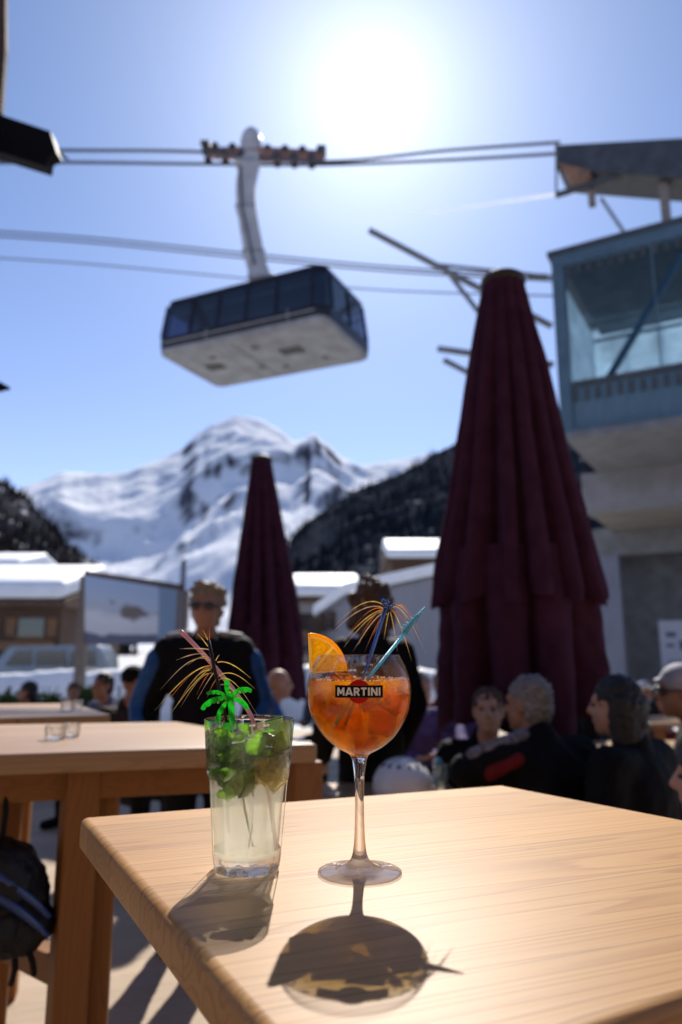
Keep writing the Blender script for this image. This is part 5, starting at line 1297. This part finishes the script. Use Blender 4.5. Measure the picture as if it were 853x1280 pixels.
# drink
lz = gz(849)
def in_r(z):
    for (r0, z0), (r1, z1) in zip(inn[3:], inn[4:]):
        if z0 <= z <= z1 + 1e-9: return r0 + (r1 - r0) * (z - z0) / max(1e-9, z1 - z0)
    return inn[3][0]
lp = [(r + .00012, z - .0001) for r, z in inn if z < lz - .0005] + [(in_r(lz) + .0001, lz), (in_r(lz) - .0015, lz - .0006), (in_r(lz) * .9, lz - .001), (.00001, lz - .001)]
m_, nt, out = newmat('orange_spritz'); L = nt.links.new
gl = N(nt, 'ShaderNodeBsdfGlass', Roughness=0.0, IOR=1.33); gl.inputs[0].default_value = (1, .97, .9, 1)
tr = N(nt, 'ShaderNodeBsdfTransparent'); tr.inputs[0].default_value = (1, .95, .85, 1)
ts = N(nt, 'ShaderNodeBsdfTranslucent'); ts.inputs[0].default_value = (.9, .30, .0, 1)
a = N(nt, 'ShaderNodeMixShader'); a.inputs[0].default_value = .71; L(gl.outputs[0], a.inputs[1]); L(tr.outputs[0], a.inputs[2])
b = N(nt, 'ShaderNodeMixShader'); b.inputs[0].default_value = .05; L(a.outputs[0], b.inputs[1]); L(ts.outputs[0], b.inputs[2]); L(b.outputs[0], out.inputs[0])
va = N(nt, 'ShaderNodeVolumeAbsorption', Density=46.0); va.inputs[0].default_value = (1, .74, .0, 1)
vs_ = N(nt, 'ShaderNodeVolumeScatter', Density=13.0, Anisotropy=.5); vs_.inputs[0].default_value = (1, .58, .0, 1)
av = N(nt, 'ShaderNodeAddShader'); L(va.outputs[0], av.inputs[0]); L(vs_.outputs[0], av.inputs[1]); L(av.outputs[0], out.inputs['Volume'])
MB().lathe(lp, GB, 96).build('drink', m_, GO, smooth=True, merge=True)
# froth ring on the surface
m = MB()
for q in range(150):
    a = rd.uniform(0, 2 * PI); r = in_r(lz) - rd.uniform(.0005, .004) * (1 if rd.random() < .8 else 4); m.ball(GB + V((r * math.cos(a), r * math.sin(a), lz + .0002)), rd.uniform(.0005, .0014), su=8, sv=5)
tag(m.build('froth', translucent('froth', (.85, .62, .38), .5, .2, .1, 100, trans=.35), GO, smooth=True), kind='stuff')
m = MB()
for q in range(140):
    z = rd.uniform(gz(930), lz - .003); a = rd.uniform(0, 2 * PI); r = (in_r(z) - .002) * math.sqrt(rd.random()); m.ball(GB + V((r * math.cos(a), r * math.sin(a), z)), rd.uniform(.0003, .0008), su=8, sv=5)
bub, _, _ = glassmat('air_bubble', (1, .9, .75), .75); tag(m.build('bubbles', bub, GO, smooth=True), kind='stuff')
# logo wrapped on the bowl
zs_ = [(r, z) for r, z in bo]
def out_r(z):
    for (r0, z0), (r1, z1) in zip(zs_, zs_[1:]):
        if z0 <= z <= z1 + 1e-9: return r0 + (r1 - r0) * (z - z0) / max(1e-9, z1 - z0)
    return zs_[-1][0]
lc = gz(861); kk = mpp(451, 861, GB.y - .055)
vdir = math.atan2(-GB.y, -GB.x)     # towards the camera
def wrap(x, y, lift):                # x to the right, y up, metres on the bowl
    z = lc + y; r = out_r(z) + lift; a = vdir + x / r
    return GB + V((r * math.cos(a), r * math.sin(a), z))
def decal(polys, name, mat, lift, fn=None):
    m = MB()
    for rows in polys:
        w = len(rows[0]); vs = [wrap(x, y, lift) for row in rows for x, y in row]
        m.add(vs, [(i * w + k_, i * w + k_ + 1, (i + 1) * w + k_ + 1, (i + 1) * w + k_) for i in range(len(rows) - 1) for k_ in range(w - 1)])
    return m.build(name, mat, GO, smooth=True, merge=True)
def disc(rad_, n=40):
    return [[[(rad_ * f_ * math.cos(2 * PI * k_ / n), rad_ * f_ * math.sin(2 * PI * k_ / n)) for k_ in range(n + 1)] for f_ in (.001, .33, .66, 1)]]
def grid(w, h_): return [[[(-w / 2 + w * i / 24, -h_ / 2 + h_ * j_ / 4) for i in range(25)] for j_ in range(5)]]
M['logo_red'] = simple('logo_red', (.55, .012, .010), .6, .05, 50, spec=.1); M['logo_black'] = simple('logo_black', (.008, .008, .008), .7, .05, 50, spec=.05); M['logo_white'] = simple('logo_white', (.8, .78, .74), .4, .02, 50); M['logo_gold'] = simple('logo_gold', (.16, .07, .04), .6, .05, 50, spec=.1)
decal(disc(14.6 * kk), 'logo_disc', M['logo_red'], .00025)
decal(grid(62.5 * kk, 15.5 * kk), 'logo_border', M['logo_gold'], .0004)
decal(grid(61 * kk, 13.8 * kk), 'logo_bar', M['logo_black'], .00055)
GL = {'M': (.98, [[(.11, 0), (.11, 1)], [(.13, .98), (.49, .22)], [(.49, .22), (.85, .98)], [(.87, 0), (.87, 1)]]),
      'A': (.98, [[(.09, 0), (.46, 1)], [(.52, 1), (.89, 0)], [(.24, .27), (.74, .27)]]),
      'R': (.80, [[(.11, 0), (.11, 1)], [(.11, .9), (.46, .9), (.61, .82), (.64, .69), (.58, .56), (.44, .48), (.11, .48)], [(.38, .48), (.70, 0)]]),
      'T': (.76, [[(.38, 0), (.38, 1)], [(.01, .9), (.75, .9)]]), 'I': (.30, [[(.15, 0), (.15, 1)]]),
      'N': (.90, [[(.11, 0), (.11, 1)], [(.13, .98), (.77, .02)], [(.79, 0), (.79, 1)]])}
word = 'MARTINI'; gap = .13; tot = sum(GL[c][0] for c in word) + gap * 6; sxx = 55.5 * kk / tot; syy = 9.8 * kk; x0_ = -55.5 * kk / 2
for c in word:
    m = MB(); lift = .0008
    for stk in GL[c][1]:
        lift += .00002; rows = []
        for q, (x, y) in enumerate(stk):
            a_ = stk[max(q - 1, 0)]; b_ = stk[min(q + 1, len(stk) - 1)]; d_ = V(((b_[0] - a_[0]) * sxx, (b_[1] - a_[1]) * syy)).normalized(); nn_ = V((-d_.y, d_.x)) * .115 * syy
            px_, py_ = x0_ + x * sxx, (y - .5) * syy
            rows.append([(px_ + nn_.x, py_ + nn_.y), (px_ - nn_.x, py_ - nn_.y)])
        vs = [wrap(x, y, lift) for r_ in rows for x, y in r_]
        m.add(vs, [(2 * k_, 2 * k_ + 1, 2 * k_ + 3, 2 * k_ + 2) for k_ in range(len(rows) - 1)])
    m.build('letter', M['logo_white'], GO); x0_ += (GL[c][0] + gap) * sxx

# ice cubes, submerged slice
M['ice_o'] = translucent('ice_in_spritz', (.95, .36, .01), .7, .12, .25, 90, glass=.80, ior=1.25)
def ingob(px, py, dep): return at(px, py, GB.y + dep)
for (px, py, dep, s_) in ((425, 868, -.012, .0125), (475, 885, .012, .013), (437, 898, .0, .012), (462, 868, -.022, .011), (490, 872, -.008, .0115), (410, 880, .012, .011), (455, 918, .004, .011), (430, 862, .026, .012), (478, 905, -.012, .0105)):
    chunk(ingob(px, py, dep), s_, M['ice_o'], 'orange tinted ice cube floating in the spritz goblet', 'ice', 'ice cubes in the goblet', 'ice_cube')
M['orange_flesh'] = translucent('orange_flesh', (1, .72, .04), .8, .3, .22, 300)
M['orange_rind'] = translucent('orange_rind', (.98, .55, .02), .7, .35, .12, 400)
M['orange_pith'] = translucent('orange_pith', (1, .78, .32), .75, .4, .06, 200)
def orange_slice(cx_, cy_, r_px, a0, a1, Y, yawv, label, th=.0055, tilt=0, name='orange_slice', roll=0):
    c = at(cx_, cy_, Y); k_ = mpp(cx_, cy_, Y); Rr_ = r_px * k_
    r = empty(name, c, label, 'orange slice')
    rot = Matrix.Rotation(yawv, 3, 'Z') @ Matrix.Rotation(tilt, 3, 'X')
    def P(rr_, a, d): return c + rot @ V((rr_ * math.cos(a), d, rr_ * math.sin(a)))
    def sector(r0, r1, b0, b1, name_, mat, t0, n=18, bev=.0006):
        ins = [P(r0, b0 + (b1 - b0) * i / n, -t0 / 2) for i in range(n + 1)] if r0 > 0 else [P(0, 0, -t0 / 2)]
        ous = [P(r1, b0 + (b1 - b0) * i / n, -t0 / 2) for i in range(n + 1)]
        MB().prism(ins + ous[::-1], rot @ V((0, t0, 0))).build(name_, mat, r, bevel=bev)
    sector(Rr_ * .915, Rr_, a0, a1, 'rind', M['orange_rind'], th)
    sector(0, Rr_ * .913, a0, a1, 'pith', M['orange_pith'], th * .86)
    n = max(2, round((a1 - a0) / R(38))); st_ = (a1 - a0) / n
    for q in range(n):
        b0, b1 = a0 + st_ * q + .045, a0 + st_ * (q + 1) - .045; nn = 8; rm = Rr_ * .865
        mid_ = (b0 + b1) / 2
        pts = [P(Rr_ * .11, mid_, -th / 2)] + [P(rm, b0 + (b1 - b0) * i / nn, -th / 2) for i in range(nn + 1)]
        MB().prism(pts, rot @ V((0, th, 0))).build('segment', M['orange_flesh'], r, bevel=.0008, seg=3)
    return r
orange_slice(388, 842, 50, R(3), R(93), GB.y + .028, R(24), 'orange slice wedged over the left rim of the goblet', th=.006)
orange_slice(470, 874, 40, R(-150), R(30), GB.y + .010, R(-12), 'orange slice sunk in the spritz behind the ice', tilt=R(25))

# blue stirrers
M['blue_plastic'] = translucent('blue_plastic', (.08, .20, .52), .5, .12, .2, 60, trans=.2, spec=.7)
M['cyan_plastic'] = translucent('cyan_plastic', (.22, .60, .74), .5, .4, .15, 60, trans=.1, spec=.2)
YG = GB.y + .004
BS = empty('tinsel_pick', at(425, 925, YG), 'blue stick topped with a fountain of gold tinsel in the goblet', 'cocktail pick')
MB().tube([at(432, 906, YG - .02), at(454, 848, YG + .018), at(468, 806, YG + .043), at(483, 758, YG + .07)], [.0016, .0018, .0022, .0026], 12).build('stick', M['blue_plastic'], BS, smooth=True)
MB().tube([at(455, 848, YG + .014), at(472, 796, YG + .045), at(484, 760, YG + .066)], .0008, 8).build('stick_ridge', translucent('pale_blue_plastic', (.35, .48, .7), .5, .1, .1, 60), BS, smooth=True)
kn = MB(); rd2 = random.Random(4)
for q in range(22): kn.ball(at(486 + rd2.uniform(-8, 8), 753 + rd2.uniform(-4.5, 4.5) + abs(rd2.uniform(-3, 3)), YG + .07 + rd2.uniform(-.006, .006)), rd2.uniform(.0012, .0026), su=8, sv=6)
kn.build('tinsel_knot', simple('blue_foil', (.12, .20, .48), .15, .5, 300, metal=.9), BS)
for (x0, y0, x1, y1, ar, dp, mt) in (
        (480, 757, 419, 781, 13, -.006, 'gold_tinsel'), (479, 760, 410, 796, 12, -.01, 'silver_tinsel'), (480, 762, 429, 801, 6, -.012, 'gold_tinsel'), (480, 764, 430, 809, 7, -.004, 'gold_tinsel'),
        (481, 765, 441, 815, 6, -.01, 'silver_tinsel'), (482, 766, 456, 815, 5, -.012, 'orange_tinsel'), (483, 766, 466, 796, 3, -.014, 'orange_tinsel'), (489, 763, 515, 827, 10, -.008, 'gold_tinsel'),
        (488, 765, 497, 815, 5, -.012, 'gold_tinsel'), (490, 762, 508, 808, 6, .008, 'orange_tinsel'), (492, 758, 533, 818, 12, -.004, 'silver_tinsel'), (493, 757, 524, 790, 9, .006, 'gold_tinsel'),
        (491, 760, 519, 800, 12, .01, 'gold_tinsel'), (484, 768, 448, 806, 10, .012, 'gold_tinsel'), (486, 766, 480, 800, 2, -.014, 'gold_tinsel'), (494, 758, 530, 800, 14, .012, 'orange_tinsel'),
        (481, 762, 437, 790, 10, .01, 'orange_tinsel'), (490, 764, 512, 786, 5, -.012, 'orange_tinsel'), (482, 764, 450, 796, 8, -.016, 'orange_tinsel')):
    strand(BS, YG + .07, x0, y0, x1, y1, ar, dp, M[mt], .00045 + .0002 * rd.random())
CS = empty('stirrer', at(428, 900, YG - .004), 'light blue plastic stirrer with a ribbed feather tip in the goblet', 'stirrer')
YC = GB.y - .006
MB().tube([at(420, 905, YC - .02), at(457, 852, YC + .02), at(508, 789, YC + .07)], [.0017, .0019, .0021], 12).build('stick', M['cyan_plastic'], CS, smooth=True)
for q in range(9):
    t = q / 8; x, y = 506 + 24 * t, 788 - 27 * t; w = 6.8 * (1 - t) ** .8 + 1.0
    yq = YC + .07 + .02 * t
    MB().tube([at(x - w * .75, y - w * .55, yq - .001), at(x + 1.0, y - 1.5, yq), at(x + w * .55, y + w * .75, yq - .001)], [.0007, .0016, .0007], 8).build('rib', M['cyan_plastic'], CS, smooth=True)
MB().tube([at(505, 792, YC + .068), at(518, 775, YC + .08), at(531, 759, YC + .09)], [.0028, .0024, .0006], 10).build('feather_tip', M['cyan_plastic'], CS, smooth=True)
